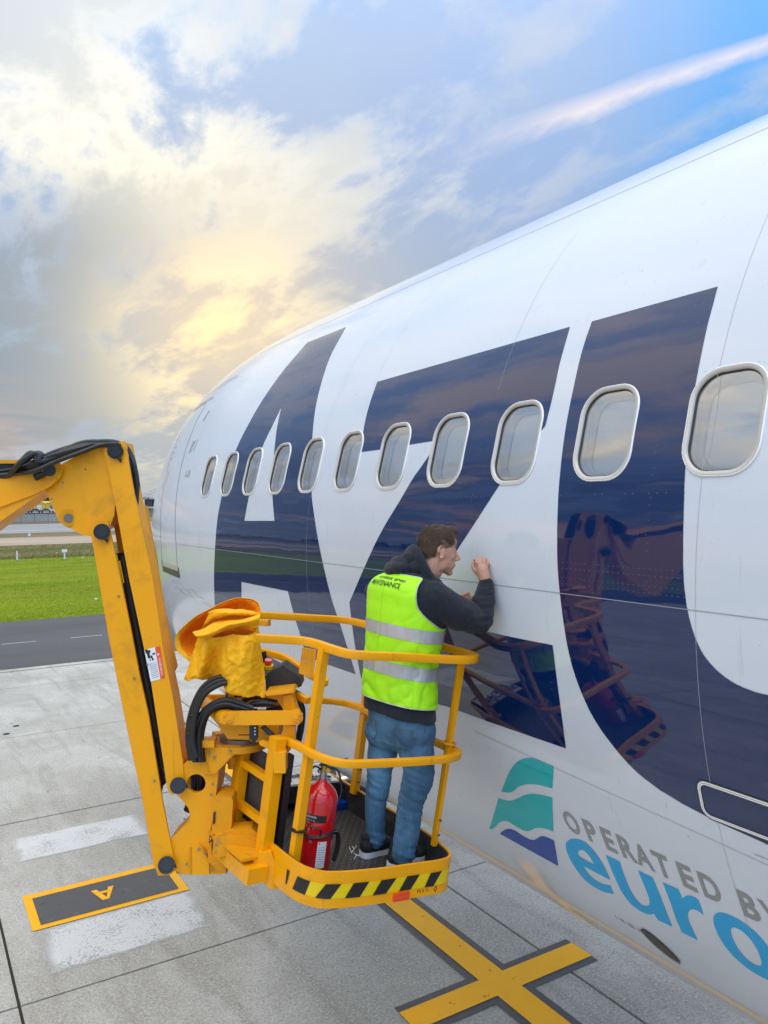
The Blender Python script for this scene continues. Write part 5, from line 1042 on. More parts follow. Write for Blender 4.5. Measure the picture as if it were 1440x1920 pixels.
cyl('housing_cap', AT(499, 1374, 3.705), AT(499, 1374, 3.68), .026, 'yellow_worn', lift, 24, .004); cyl('bolt', AT(499, 1373, 3.69), AT(499, 1373, 3.674), .006, 'steel_worn', lift, 8, 0)
lb = prism('link_bar', [(411, 1344), (416, 1335), (561, 1334), (567, 1340), (567, 1352), (560, 1359), (424, 1360), (413, 1355)], 3.60, .022, Y_, lift, bev=.005); lb['label'] = 'flat yellow link bar under the control box'
prism('link_bar', [(374, 1308), (380, 1303), (530, 1304), (535, 1318), (528, 1326), (382, 1327), (375, 1320)], 3.98, .022, Y_, lift, bev=.004)
for x, y, r in ((429, 1348, .020), (556, 1346, .019), (429, 1348, .009), (556, 1346, .008), (421, 1341, .006), (421, 1356, .006), (561, 1339, .004), (560, 1354, .004)):
    cyl('bolt', AT(x, y, 3.602), AT(x, y, 3.59 if r > .012 else 3.583), r, 'yellow_worn', lb, 16, .001)
cyl('cross_tube', AT(384, 1318, 3.98), AT(424, 1348, 3.62), .033, Y_, lift, 20)
cyl('cross_tube', AT(548, 1320, 3.95), AT(558, 1346, 3.62), .026, Y_, lift, 20)
cyl('pin_end', AT(384, 1316, 3.975), AT(384, 1316, 3.955), .022, 'yellow_worn', lift, 20)
prism('upright', [(531, 1358), (553, 1362), (552, 1395), (540, 1412), (528, 1412)], 3.64, .06, Y_, lift, bev=.005)
prism('gusset', [(499, 1301), (548, 1295), (550, 1304), (541, 1334), (535, 1336), (519, 1312), (500, 1309)], 3.72, .012, Y_, lift, bev=.003)
prism('gusset_plate', [(497, 1300), (548, 1294), (552, 1299), (500, 1305)], 3.66, .22, Y_, lift)
prism('upright', [(532, 1305), (548, 1302), (557, 1336), (530, 1338)], 3.70, .08, Y_, lift, bev=.004)
prism('bag_strap_plate', [(428, 1292), (438, 1294), (438, 1316), (427, 1314)], 3.70, .02, Y_, lift)
tube('valve_chain', [AT(477, 1360, 3.62), AT(476, 1378, 3.62), AT(476, 1398, 3.62)], [.016, .012, .007], 'black_plastic', lift, 6)
box('valve_block', AT(476, 1371, 3.63), (.018, .02, .035), 'black_plastic', lift, (RGT, FWD, UPV), .004)
for dy in (-6, 0, 6): cyl('valve_bolt', AT(478, 1371 + dy, 3.61), AT(478, 1371 + dy, 3.60), .004, 'steel', lift, 8, 0)
tube('gas_strut', [AT(492, 1361, 3.63), AT(520, 1388, 3.63)], .012, 'black_plastic', lift, 12)
tube('lever', [AT(447, 1378, 3.64), AT(474, 1378, 3.63)], .003, 'black_plastic', lift, 6)
# --- control box
cbx = prism('control_box', [(497, 1266), (530, 1247), (563, 1270), (565, 1287), (548, 1293), (499, 1298)], 3.80, .14, 'black_plastic', lift, bev=.008); cbx['label'] = 'black control box with red stop button'
pn_ = [AT(495, 1226, 4.02), AT(533, 1246, 3.93), AT(499, 1267, 3.79), AT(462, 1250, 3.86)]
bm = bmesh.new(); nn = (pn_[1] - pn_[0]).cross(pn_[3] - pn_[0]).normalized(); nn = -nn if nn.z > 0 else nn
poly_extrude(bm, pn_, nn * .02); from_bm('control_panel', bm, 'grey_panel', cbx)
c0 = AT(502, 1251, 3.87)
cyl('stop_button_collar', c0 - nn * -.004, c0 - nn * .014, .026, 'hazard_yellow', cbx, 20); cyl('stop_button', c0 - nn * .01, c0 - nn * .04, .018, 'reflector_red', cbx, 20, .005)
tube('joystick', [AT(497, 1245, 3.9), AT(494, 1222, 3.9)], [.012, .014], 'black_rubber', cbx, 10)
for x in (508, 529): cyl('bolt', AT(x, 1294, 3.795), AT(x, 1294, 3.785), .006, 'steel', cbx, 8, 0)
# --- jib arms
ll = [(169, 983), (203, 977), (206, 996), (224, 1078), (245, 1180), (260, 1260), (278, 1340), (291, 1420), (304, 1500), (325, 1608), (327, 1634), (318, 1640), (297, 1642), (290, 1625), (269, 1503), (240, 1369), (206, 1200), (187, 1090)]
a1 = prism('jib_arm', ll, 3.705, .014, Y_, lift, bev=.004); a1['label'] = 'lower jib arm, the left of the two parallel arms'
prism('arm_flange', [(x - 1, y + 2) for x, y in [(169, 985), (187, 1090), (206, 1200), (240, 1369), (269, 1503), (290, 1625)]] + [(x + 5, y) for x, y in [(290, 1622), (269, 1503), (240, 1369), (206, 1200), (187, 1090), (169, 985)]], 3.72, .13, Y_, lift, bev=.002)
ul = [(192, 832), (234, 827), (241, 868), (253, 935), (270, 1010), (285, 1080), (307, 1226), (325, 1313), (343, 1430), (345, 1468), (338, 1484), (322, 1491), (314, 1480), (284, 1284), (269, 1211), (241, 1080), (216, 944), (206, 893)]
a2 = prism('jib_arm', ul, 3.715, .014, Y_, lift, bev=.004); a2['label'] = 'upper jib arm with the warning sticker'
rgt_edge = [(234, 829), (241, 868), (253, 935), (270, 1010), (285, 1080), (307, 1226), (325, 1313), (343, 1430), (344, 1460)]
prism('arm_flange', [(x - 6, y) for x, y in rgt_edge] + [(x - 1, y) for x, y in rgt_edge[::-1]], 3.73, .13, Y_, lift, bev=.002)
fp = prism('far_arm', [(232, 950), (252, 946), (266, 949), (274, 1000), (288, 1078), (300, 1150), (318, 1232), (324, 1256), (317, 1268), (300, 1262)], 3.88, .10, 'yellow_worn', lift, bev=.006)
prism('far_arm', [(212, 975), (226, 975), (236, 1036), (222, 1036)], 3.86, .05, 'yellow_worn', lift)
prism('ram_guard', [(219, 1037), (232, 1037), (246, 1110), (271, 1255), (300, 1400), (310, 1470), (300, 1478), (288, 1400), (262, 1262), (240, 1150)], 3.83, .12, 'black_plastic', lift)['label'] = 'black guard between the two jib arms'
cyl('ram_body', AT(230, 1042, 3.80), AT(294, 1380, 3.80), .024, 'black_plastic', lift, 20, .004); cyl('ram_rod', AT(294, 1380, 3.80), AT(304, 1440, 3.80), .014, 'black_plastic', lift, 16, 0)
prism('ram_label', [(222, 1052), (225, 1051), (233, 1092), (231, 1094)], 3.74, .002, 'tarp_yellow', lift, bev=0)
# knuckle
kn = prism('knuckle_plate', [(84, 917), (112, 872), (148, 852), (175, 842), (193, 836), (206, 893), (216, 944), (214, 968), (206, 985), (169, 1006), (155, 1003), (136, 993), (121, 986), (110, 977), (104, 962), (95, 942)], 3.735, .13, Y_, lift, bev=.005); kn['label'] = 'broad knuckle plate joining boom and jib'
for x, y, r, mt, dd in ((216, 846, 14.5, 'black_rubber', .024), (191, 997, 15, 'black_rubber', .03), (334, 1473, 15, 'black_rubber', .024), (312, 1622, 15.5, 'black_rubber', .024), (128, 971, 16, 'yellow_worn', .010), (128, 971, 8, 'steel_worn', .016)):
    base = 3.70 if y > 980 and mt == 'black_rubber' else 3.715
    if mt != 'black_rubber': base = 3.736
    c = cyl('pin_cap', AT(x, y, base), AT(x, y, base - dd), r / FPX * 3.7, mt, lift, 28, .003)
    if mt == 'black_rubber':
        cyl('cap_ring', AT(x, y, base - dd), AT(x, y, base - dd - .003), (r - 5) / FPX * 3.7, 'black_plastic', c, 24, .001)
        for s_ in ((4, 14, 10, 22, 12, 14),) if (x, y) in ((191, 997), (216, 846)) else ((12, 3, 19, 6, 15, -4),):
            prism('cap_tab', [(x + s_[0], y + s_[1]), (x + s_[2], y + s_[3]), (x + s_[4], y + s_[5])], base - .012, .008, 'black_rubber', c, bev=0)
# boom
prism('boom_end', [(-260, 968), (-60, 907), (-60, 897), (0, 894), (60, 889), (92, 872), (108, 870), (116, 880), (113, 894), (104, 905), (86, 918), (0, 978), (-60, 1022), (-260, 1150)], 3.71, .012, Y_, lift, bev=.004)['label'] = 'yellow end of the main boom'
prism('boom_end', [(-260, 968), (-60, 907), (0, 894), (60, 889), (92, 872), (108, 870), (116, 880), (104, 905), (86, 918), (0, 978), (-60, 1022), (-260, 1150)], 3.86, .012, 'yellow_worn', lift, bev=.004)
prism('boom_web', [(-260, 1150), (-260, 1142), (-60, 1014), (0, 971), (84, 912), (86, 918), (0, 978), (-60, 1022)], 3.722, .138, Y_, lift)
prism('boom_lip', [(-260, 1060), (0, 946), (60, 925), (92, 908), (104, 897), (106, 900), (94, 912), (60, 929), (0, 951), (-260, 1066)], 3.70, .012, Y_, lift, bev=.002)
prism('boom_section', [(-260, 869), (46, 869), (22, 891), (-260, 894)], 3.74, .14, 'black_liner', lift, bev=.006)
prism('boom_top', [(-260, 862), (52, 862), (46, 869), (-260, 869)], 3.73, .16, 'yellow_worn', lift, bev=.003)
tube('retaining_pin', [AT(66, 895, 3.69), AT(92, 885, 3.69)], [.018, .012], 'black_rubber', lift, 10); cyl('pin_cap', AT(93, 882, 3.70), AT(93, 882, 3.665), .027, 'black_rubber', lift, 20, .004)
cyl('pin_boss', AT(98, 880, 3.71), AT(98, 880, 3.70), .046, Y_, lift, 24, .004)
# hoses over the knuckle
hr = random.Random(11)
for i in range(15):
    t = i / 14; d = 3.70 + .15 * ((i * 7) % 15) / 14; w = 1 - t
    pts = [(-260, 900 - 14 * t), (-60, 895 - 12 * t), (18, 889 - 12 * t), (62, 884 - 24 * t), (100, 868 - 26 * t + hr.uniform(-2, 2)), (146, 850 - 20 * t + hr.uniform(-2, 2)), (188, 834 - 7 * t + hr.uniform(-1, 1)), (218, 830 + 3 * w), (240 - 8 * w, 842 + 3 * w), (252 - 10 * w + hr.uniform(-1, 1), 868), (257 - 10 * w, 902), (256 - 5 * w, 925), (255 - 3 * w, 944)]
    if i > 10: pts = pts[:2] + [(10, 893), (38, 868), (56 + 4 * (i - 11), 851), (66 + 4 * (i - 11), 854), (80, 866)] + [(x, y + 3 * (i - 11)) for x, y in pts[5:]]
    tube('hose', cmr([AT(x, y, d - (.08 if 20 < x < 150 and y > 840 else 0) + (.06 if x > 225 and y > 838 else 0)) for x, y in pts], 6), .0105 + .002 * (i % 3), 'black_rubber', lift, 8)
for x in (252, 257): cyl('hose_fitting', AT(x, 938, 3.86), AT(x, 950, 3.86), .010, 'brass', lift, 10)
tube('hose', cmr([AT(x, y, 4.02) for x, y in ((276, 1000), (286, 1040), (293, 1090), (297, 1130), (300, 1165))], 5), .02, 'steel_worn', lift, 10)
for dx in (0, 5, 9): tube('hose', cmr([AT(x + dx, y, 3.9 + dx * .01) for x, y in ((312, 1262), (318, 1300), (326, 1345), (334, 1385), (342, 1412), (352, 1432))], 5), .012, 'black_rubber', lift, 8)
for i, (a, b) in enumerate((((357, 1425), (352, 1375)), ((363, 1425), (357, 1380)), ((369, 1420), (362, 1385)))):
    tube('hose', cmr([AT(x, y, 3.68 - .02 * i) for x, y in (a, b, (360 + 4 * i, 1330 + 3 * i), (378 + 3 * i, 1292 + 5 * i), (402 + 3 * i, 1273 + 6 * i), (425, 1268 + 6 * i))], 6), .0125, 'black_rubber', lift, 10)
for i in range(4):
    tube('hose', cmr([AT(x, y, 3.66 + .03 * (i % 2)) for x, y in ((366 + 5 * i, 1428), (362 + 5 * i, 1385), (374 + 4 * i, 1345), (396 + 2 * i, 1322 + 2 * i), (424, 1312 + 4 * i), (448, 1318 + 4 * i), (474, 1328 + 2 * i))], 6), .0135, 'black_rubber', lift, 10)
tube('hose', cmr([AT(x, y, 3.78) for x, y in ((482, 1334), (458, 1331), (455, 1318), (468, 1308), (500, 1306), (524, 1312), (528, 1326), (500, 1332))], 6), .014, 'black_rubber', lift, 10)
tube('hose', cmr([AT(x, y, 3.70) for x, y in ((462, 1328), (474, 1320), (495, 1318), (516, 1320))], 6), .016, 'black_rubber', lift, 10)
tube('hose', cmr([AT(x, y, 3.92) for x, y in ((425, 1306), (450, 1300), (490, 1304), (530, 1312), (546, 1322))], 6), .020, 'black_rubber', lift, 10)
tube('hose', cmr([AT(x, y, 3.98) for x, y in ((556, 1310), (566, 1330), (564, 1365), (556, 1400))], 6), .018, 'black_rubber', lift, 10)
tube('cable', cmr([AT(x, y, 3.80) for x, y in ((282, 1400), (298, 1436), (304, 1452), (302, 1475), (298, 1490))], 6), .010, 'black_rubber', lift, 8)
# warning sticker
sk_ = [(270.5, 1219), (300, 1211), (309.5, 1271), (282.5, 1278)]
def sq(a, b, d=3.712):
    x = (sk_[0][0] * (1 - a) + sk_[1][0] * a) * (1 - b) + (sk_[3][0] * (1 - a) + sk_[2][0] * a) * b
    y = (sk_[0][1] * (1 - a) + sk_[1][1] * a) * (1 - b) + (sk_[3][1] * (1 - a) + sk_[2][1] * a) * b
    return AT(x, y, d)
def sp_(name, a0, a1, b0, b1, d, mat, par):
    return pydata(name, [sq(a0, b0, d), sq(a1, b0, d), sq(a1, b1, d), sq(a0, b1, d)], [(0, 1, 2, 3)], mat, par)
st_ = prism('warning_sticker', sk_, 3.7135, .001, 'white_print', lift, bev=0); st_['label'] = 'white and orange warning sticker on the upper arm'
sp_('sticker_band', .68, 1, 0, 1, 3.7128, 'sticker_orange', st_)
dn = (sq(.8, .9) - sq(.8, .1)).normalized(); ac = (sq(1, .5) - sq(0, .5)).normalized()
print_on('sticker_text', 'WARNING', sq(.76, .34, 3.7122), dn, ac, .011, 'white_print', st_, width=.085)
print_on('sticker_text', '\u25b2', sq(.76, .2, 3.7122), dn, ac, .011, 'white_print', st_)
for b in range(9): sp_('sticker_line', .12 + .02 * (b % 3), .62, .46 + b * .055, .475 + b * .055, 3.7126, 'hull_grey_line', st_)
for (a0, a1, b0, b1) in ((.05, .35, .04, .12), (.12, .28, .12, .28), (.3, .42, .22, .30), (.45, .62, .16, .21), (.22, .26, .28, .38), (.36, .46, .3, .38), (.03, .2, .0, .04)): sp_('sticker_picture', a0, a1, b0, b1, 3.7125, 'black_print', st_)

# boom running back out of the picture towards its turret
for nm_, poly, d_, th_, mt_ in (('boom_section', [(-2200, 470), (-262, 869), (-262, 894), (-2200, 560)], 3.74, .14, 'black_liner'), ('boom_top', [(-2200, 452), (-262, 862), (-262, 869), (-2200, 470)], 3.73, .16, 'yellow_worn'),
    ('boom_side', [(-2200, 560), (-262, 894), (-262, 1151), (-700, 1290), (-2200, 900)], 3.71, .16, Y_)):
    prism(nm_, poly, d_, th_, mt_, lift, bev=.004)
# hose clamps, cap screws and weld beads
for x, y in ((361, 1345), (358, 1378)): tube('hose_tie', [AT(x + 8 * math.cos(a), y + 4 * math.sin(a), 3.665 + .028 * math.sin(a)) for a in [i * .6283 for i in range(10)]], .004, 'black_plastic', lift, 6, True)
for x, y in ((392, 1412), (402, 1420), (432, 1408), (372, 1592), (384, 1600), (350, 1620), (398, 1632), (346, 1536), (396, 1490), (399, 1470)): cyl('cap_screw', AT(x, y, 3.708), AT(x, y, 3.698), .0065, 'steel_worn', lift, 6, .001)
for x, y in ((178, 1003), (276, 1246), (222, 1118), (251, 1272), (289, 1464), (118, 905), (160, 880), (96, 936)): cyl('cap_screw', AT(x, y, 3.706), AT(x, y, 3.698), .0055, 'steel_worn', lift, 6, .001)
for pts in ([(385, 1402), (386, 1425), (393, 1452)], [(384, 1451), (402, 1451), (409, 1446)], [(357, 1588), (357, 1638)], [(378, 1588), (392, 1617)], [(212, 968), (206, 984)]):
    tube('weld_bead', [AT(x, y, 3.705) for x, y in pts], .004, 'yellow_worn', lift, 6)
for s_, l_ in ((-.62, .155), (.0, -.02), (.062, .69)): 
    for dz in (.05, .12): cyl('post_bolt', B(s_, l_ - .022, dz), B(s_, l_ - .030, dz), .006, 'steel_worn', lift, 6, .001)

# ------------------------------------------------------------------ person
def voxel_mesh(name, bm, vox, mat, parent=None, smooth_it=3, disp=None, fac=.5):
    me = bpy.data.meshes.new(name); bmesh.ops.recalc_face_normals(bm, faces=bm.faces); bm.to_mesh(me); bm.free()
    ob = bpy.data.objects.new(name + '_src', me); COL.objects.link(ob)
    md = ob.modifiers.new('r', 'REMESH'); md.mode = 'VOXEL'; md.voxel_size = vox; md.adaptivity = 0
    if smooth_it:
        ms = ob.modifiers.new('s', 'SMOOTH'); ms.factor = fac; ms.iterations = smooth_it
    dg = bpy.context.evaluated_depsgraph_get(); m2 = bpy.data.meshes.new_from_object(ob.evaluated_get(dg))
    bpy.data.objects.remove(ob); m2.name = name; m2.materials.clear()
    if disp:
        ns = [v.normal.copy() for v in m2.vertices]
        for v, n_ in zip(m2.vertices, ns): v.co = v.co + n_ * disp(v.co)
    m2.shade_smooth(); m2.update()
    return link(name, m2, parent, mat)
def ico(bm, c, rad, ax=(RGT, FWD, UPV), sub=3):
    mt = Matrix((ax[0] * rad[0], ax[1] * rad[1], ax[2] * rad[2])).transposed().to_4x4(); mt.translation = c
    bmesh.ops.create_icosphere(bm, subdivisions=sub, radius=1.0, matrix=mt)
def chain(bm, pts, rs, seg=16):
    """tapered limb with round ends through the points"""
    P = cmr(pts, 5); n = len(pts); R = []
    for i in range(n - 1):
        for j in range(5):
            t = j / 5; t = t * t * (3 - 2 * t); R.append(rs[i] * (1 - t) + rs[i + 1] * t)
    R.append(rs[-1])
    add_tube(bm, P, R, seg); ico(bm, P[0], (rs[0],) * 3, AXW, 2); ico(bm, P[-1], (rs[-1],) * 3, AXW, 2)
D0 = 3.78
def m_(x, y, dd=0.0): return AT(x, y, D0 + dd)
TU = (UPV + RGT * .17 + FWD * .05).normalized()
TS = (RGT * .77 - FWD * .64); TS = (TS - TU * TS.dot(TU)).normalized()
TF = TU.cross(TS).normalized()
RINGS = [(1395, 752, .150, .115), (1365, 751, .166, .128), (1335, 750, .170, .130), (1300, 749, .166, .124), (1250, 751, .163, .120), (1200, 756, .172, .126), (1150, 762, .184, .132), (1115, 767, .186, .128), (1092, 772, .158, .112), (1078, 778, .112, .088), (1066, 787, .066, .066), (1050, 798, .058, .060)]
def ring_at(y):
    for i in range(len(RINGS) - 1):
        a, b = RINGS[i], RINGS[i + 1]
        if a[0] >= y >= b[0]:
            t = (a[0] - y) / (a[0] - b[0]); p = RINGS[max(0, i - 1)]; q = RINGS[min(len(RINGS) - 1, i + 2)]
            o = []
            for k in (1, 2, 3):
                m1 = (b[k] - p[k]) / 2; m2 = (q[k] - a[k]) / 2
                o.append((2*t**3 - 3*t*t + 1) * a[k] + (t**3 - 2*t*t + t) * m1 + (-2*t**3 + 3*t*t) * b[k] + (t**3 - t*t) * m2)
            return o
    return RINGS[-1][1:]
def TP(phi, y, infl=0.0, yo=0.0):
    x, a, b = ring_at(y); c = m_(x, y + yo, 0); p = R_(phi); ex = 2 / 2.35
    cs, sn = math.cos(p), math.sin(p)
    cx_ = abs(cs) ** ex * (1 if cs > 0 else -1); sy_ = abs(sn) ** ex * (1 if sn > 0 else -1)
    blade = 0
    if y < 1230 and sn < 0: blade = .010 * math.exp(-((y - 1135) / 45) ** 2) * (math.exp(-((phi + 58) / 22) ** 2) + math.exp(-((phi + 122) / 22) ** 2))
    return c + TS * (a + infl) * cx_ + TF * ((b + infl) * sy_ - blade)
def torso(bm, y0, y1, infl, n=40, m=36):
    rings = []
    for i in range(m + 1):
        y = y0 + (y1 - y0) * i / m; rings.append([bm.verts.new(TP(360 * j / n, y, infl)) for j in range(n)])
    for i in range(m):
        for j in range(n): bm.faces.new([rings[i][j], rings[i][(j + 1) % n], rings[i + 1][(j + 1) % n], rings[i + 1][j]])
    bm.faces.new(rings[0][::-1]); bm.faces.new(rings[-1])
def floor_at(x, y, u=-.13):
    d = RGT * ((x - 720) / FPX) + UPV * ((960 - y) / FPX) + FWD; C = BO + BU * u
    return CAMV + d * ((C - CAMV).dot(BU) / d.dot(BU))
person = empty('person', floor_at(720, 1612), 'man in lime green safety vest, dark hoodie and blue jeans writing on the fuselage', 'person')
# head frame
HF = (RGT * .975 + FWD * .20 - UPV * .09).normalized(); HU = (UPV + RGT * .06); HU = (HU - HF * HU.dot(HF)).normalized(); HS = HU.cross(HF).normalized()
HC = m_(821, 1035, -.02); HK = .95
def hp(x, y, z): return HC + (HF * x + HS * y + HU * z) * HK
HAX = (HF, HS, HU)
R_SH, R_EL, R_WR = m_(812, 1116, -.11), m_(897, 1163, -.05), m_(911, 1092, .015)
L_SH, L_EL, L_WR = m_(712, 1112, .13), m_(790, 1165, .24), m_(862, 1133, .13)
LEG_L = [m_(722, 1362, .05), m_(718, 1405, .05), m_(710, 1460, .03), m_(704, 1520, .05), m_(705, 1572, .075)]
LEG_R = [m_(776, 1362, -.04), m_(780, 1405, -.06), m_(785, 1448, -.09), m_(771, 1505, -.06), m_(764, 1552, -.045), m_(756, 1602, -.035)]
bm = bmesh.new()
torso(bm, 1385, 1052, -.016)
for c, r in (((-.010, 0, .036), (.090, .073, .086)), ((.012, 0, .010), (.080, .068, .080)), ((.036, 0, -.030), (.050, .056, .074)), ((.052, 0, -.072), (.033, .038, .034)), ((.066, 0, -.098), (.020, .024, .016)),
             ((.076, 0, .030), (.012, .044, .012)), ((.066, 0, .055), (.022, .055, .035)), ((.085, 0, -.056), (.011, .020, .006)), ((.083, 0, -.068), (.011, .018, .006)), ((.080, 0, -.045), (.012, .022, .012))):
    ico(bm, hp(*c), tuple(q * HK for q in r), HAX)
for s_ in (-1, 1):
    for c, r in (((.010, .046 * s_, -.058), (.032, .016, .034)), ((.055, .038 * s_, -.016), (.022, .018, .020)), ((.050, .030 * s_, -.060), (.030, .016, .022)), ((.099, .010 * s_, -.031), (.010, .008, .008))):
        ico(bm, hp(*c), tuple(q * HK for q in r), HAX, 2)
    # ear: rim and lobe
    ear = [hp(-.004 + .017 * math.cos(a), (.077 + .008 * math.cos(a + 2.6)) * s_, .004 + .029 * math.sin(a)) for a in [R_(-100 + 28 * i) for i in range(11)]]
    chain(bm, ear, [.0055] * 11, 8); ico(bm, hp(.0, .074 * s_, -.005), (.012, .006, .024), HAX, 2)
ico(bm, hp(.056, 0, -.004), (.034, .046, .046), HAX); chain(bm, [hp(.078, 0, .028), hp(.090, 0, .004), hp(.109, 0, -.025)], [.009, .0105, .0115], 10)
chain(bm, [hp(-.022, 0, -.03), hp(-.03, 0, -.085), m_(793, 1080, -.01)], [.062, .060, .066], 20)
chain(bm, [R_SH, R_EL, R_WR], [.055, .042, .030]); chain(bm, [L_SH, L_EL, L_WR], [.055, .042, .030])
for P, rs in ((LEG_L, [.075, .068, .05, .045, .036]), (LEG_R, [.08, .072, .055, .05, .045, .036])): chain(bm, P, rs)
# right hand, seen from its back, closed on the pen
def hand(kn, wr, pal, tips, thumb, r=.0078):
    chain(bm, [wr, wr.lerp(pal, .5), pal], [.026, .030, .031], 14)
    for k in kn: chain(bm, [pal.lerp(k, .1), k], [.016, .0105], 10)
    for k, t in zip(kn, tips): chain(bm, [k] + t, [r * 1.12, r * 1.02, r * .95, r * .85], 10)
    chain(bm, thumb, [.017, .0125, .0105, .009], 10)
kn = [m_(893.5, 1054, .034), m_(901.5, 1052, .040), m_(908.5, 1053.5, .047), m_(915, 1057.5, .054)]
tips = [[m_(893.5, 1048, .056), m_(894.5, 1053, .080), m_(897, 1059, .084)], [m_(900.5, 1046, .064), m_(901, 1051, .086), m_(903, 1058, .088)], [m_(907.5, 1047.5, .072), m_(908, 1053, .092), m_(909.5, 1060, .090)], [m_(914.5, 1052, .076), m_(915, 1057, .090), m_(915.5, 1063, .090)]]
hand(kn, R_WR, m_(905, 1069, .030), tips, [m_(901, 1078, .035), m_(890, 1068, .050), m_(887.5, 1058, .066), m_(891.5, 1052, .078)])
kn = [m_(872, 1119, .100), m_(878, 1120, .104), m_(883.5, 1123, .108), m_(887.5, 1127, .110)]
tips = [[m_(876 + 5 * i, 1116.5 + 2.2 * i, .118), m_(880 + 5 * i, 1118 + 2.2 * i, .130), m_(881 + 5 * i, 1123 + 2 * i, .128)] for i in range(4)]
hand(kn, L_WR, m_(870, 1127, .115), tips, [m_(864, 1124, .11), m_(868, 1117, .10), m_(873, 1113.5, .10), m_(878, 1113, .105)])
body = voxel_mesh('body', bm, .0036, 'skin', person, 3)
# eyes, brows, lips as details of the head
for s_ in (-1, 1):
    e = bmesh.new(); ico(e, hp(.0655, .030 * s_, .012), (.0112,) * 3, HAX, 3); eo = from_bm('eye', e, 'eye_white', person, True)
    e = bmesh.new(); ico(e, hp(.0737, .031 * s_, .012), (.0042, .0055, .0055), HAX, 2); from_bm('iris', e, 'black_print', eo, True)
    for (z, mt, r) in ((.0205, 'skin', .0040), (.0035, 'skin', .0034)):
        tube('eyelid', cmr([hp(.0715 - abs(k) * .0040, (.030 + .0065 * k) * s_, z - abs(k) ** 1.6 * .003 * (1 if z > .01 else -1)) for k in (-2, -1, 0, 1, 2)], 3), r, mt, person, 6)
    tube('eyebrow', cmr([hp(.089 - abs(k + .3) * .0055, (.030 + .009 * k) * s_, .036 - abs(k) * .0012) for k in (-2, -1, 0, 1, 2)], 3), [.0030] * 13, 'hair_brown', person, 6)
tube('lips', cmr([hp(.0955 - abs(k) ** 1.7 * .0046, .0095 * k, -.0605) for k in (-2, -1, 0, 1, 2)], 3), .0030, 'lip_skin', person, 6)
# hair: cap and tufts
bm = bmesh.new()
for c, r in (((-.018, 0, .046), (.088, .074, .080)), ((-.030, 0, .016), (.074, .072, .074)), ((.026, 0, .092), (.056, .050, .030)), ((-.048, 0, -.022), (.042, .056, .048)), ((.050, 0, .100), (.026, .040, .022)), ((.030, 0, .066), (.048, .071, .034)), ((-.046, 0, -.052), (.032, .05, .03))):
    ico(bm, hp(*c), tuple(q * HK for q in r), HAX)
def hd(v):
    return .0025 * noise.noise(v * 42) + .002 * noise.noise(Vector((v.x * 90, v.y * 90, v.z * 38)))
hr_ = voxel_mesh('hair', bm, .005, 'hair_brown', person, 2, hd)
bm = bmesh.new(); bm.from_mesh(hr_.data)
def hl(v): return ((v - HC).dot(HF) / HK, (v - HC).dot(HS) / HK, (v - HC).dot(HU) / HK)
kill = []
for f in bm.faces:
    x, y, z = hl(f.calc_center_median())
    line_ = .062 if z > .05 else (.030 + (z - .0) * .5 if z > -.005 else -.014 + z * .45)
    if x > line_ + (.022 if z > .075 else 0) : kill.append(f)
    elif abs(y) > .05 and -.026 < x < .022 and z < .026 and z > -.045: kill.append(f)
bmesh.ops.delete(bm, geom=kill, context='FACES'); bm.to_mesh(hr_.data); bm.free()
vs, fs = [], []
hr = random.Random(5); mv = hr_.data.vertices; polys = [p for p in hr_.data.polygons]
for _ in range(11000):
    p = polys[hr.randrange(len(polys))]; c = Vector(p.center); n_ = Vector(p.normal); x, y, z = hl(c)
    top = max(0, min(1, (z - .03) / .06)); ln = .007 + .019 * top * hr.random() + .005 * hr.random()
    fl_ = (HF * (.75 * top + .05) - HU * (1 - top) * .9 + HS * hr.uniform(-.5, .5) + n_ * (.50 + .35 * top) + HU * .25 * top).normalized()
    w = n_.cross(fl_).normalized() * .0007; k = len(vs); mid = c + fl_ * ln * .55 + n_ * .002; tip = c + fl_ * ln - n_ * .001 + HS * hr.uniform(-.003, .003)
    vs += [c - w, c + w, mid + w * .8, mid - w * .8, tip]; fs += [(k, k + 1, k + 2, k + 3), (k + 3, k + 2, k + 4)]
hs_ = pydata('hair_strands', vs, fs, 'hair_brown', hr_); hs_['kind'] = 'stuff'
# hoodie
bm = bmesh.new(); torso(bm, 1338, 1076, .014)
chain(bm, [R_SH + TU * -.01, m_(855, 1147, -.09), R_EL, m_(906, 1128, -.015), m_(912, 1095, .012)], [.082, .080, .062, .054, .040], 20)
chain(bm, [L_SH, m_(750, 1150, .22), L_EL, m_(850, 1138, .15)], [.078, .068, .055, .038], 20)
for c, r in ((m_(742, 1064, .03), (.056, .095, .036)), (m_(757, 1054, .02), (.066, .100, .038)), (m_(772, 1044, .0), (.046, .085, .045)), (m_(783, 1062, -.03), (.050, .080, .044)), (m_(797, 1079, -.03), (.052, .082, .036)), (m_(736, 1068, .02), (.044, .092, .032)), (m_(752, 1064, -.03), (.060, .07, .040))):
    ico(bm, c, r, (RGT, FWD, UPV))
chain(bm, [m_(768, 1031, .03), m_(778, 1030, -.05), m_(790, 1052, -.095), m_(806, 1082, -.10), m_(822, 1096, -.06), m_(830, 1099, .0)], [.020, .020, .021, .022, .020, .016], 12)
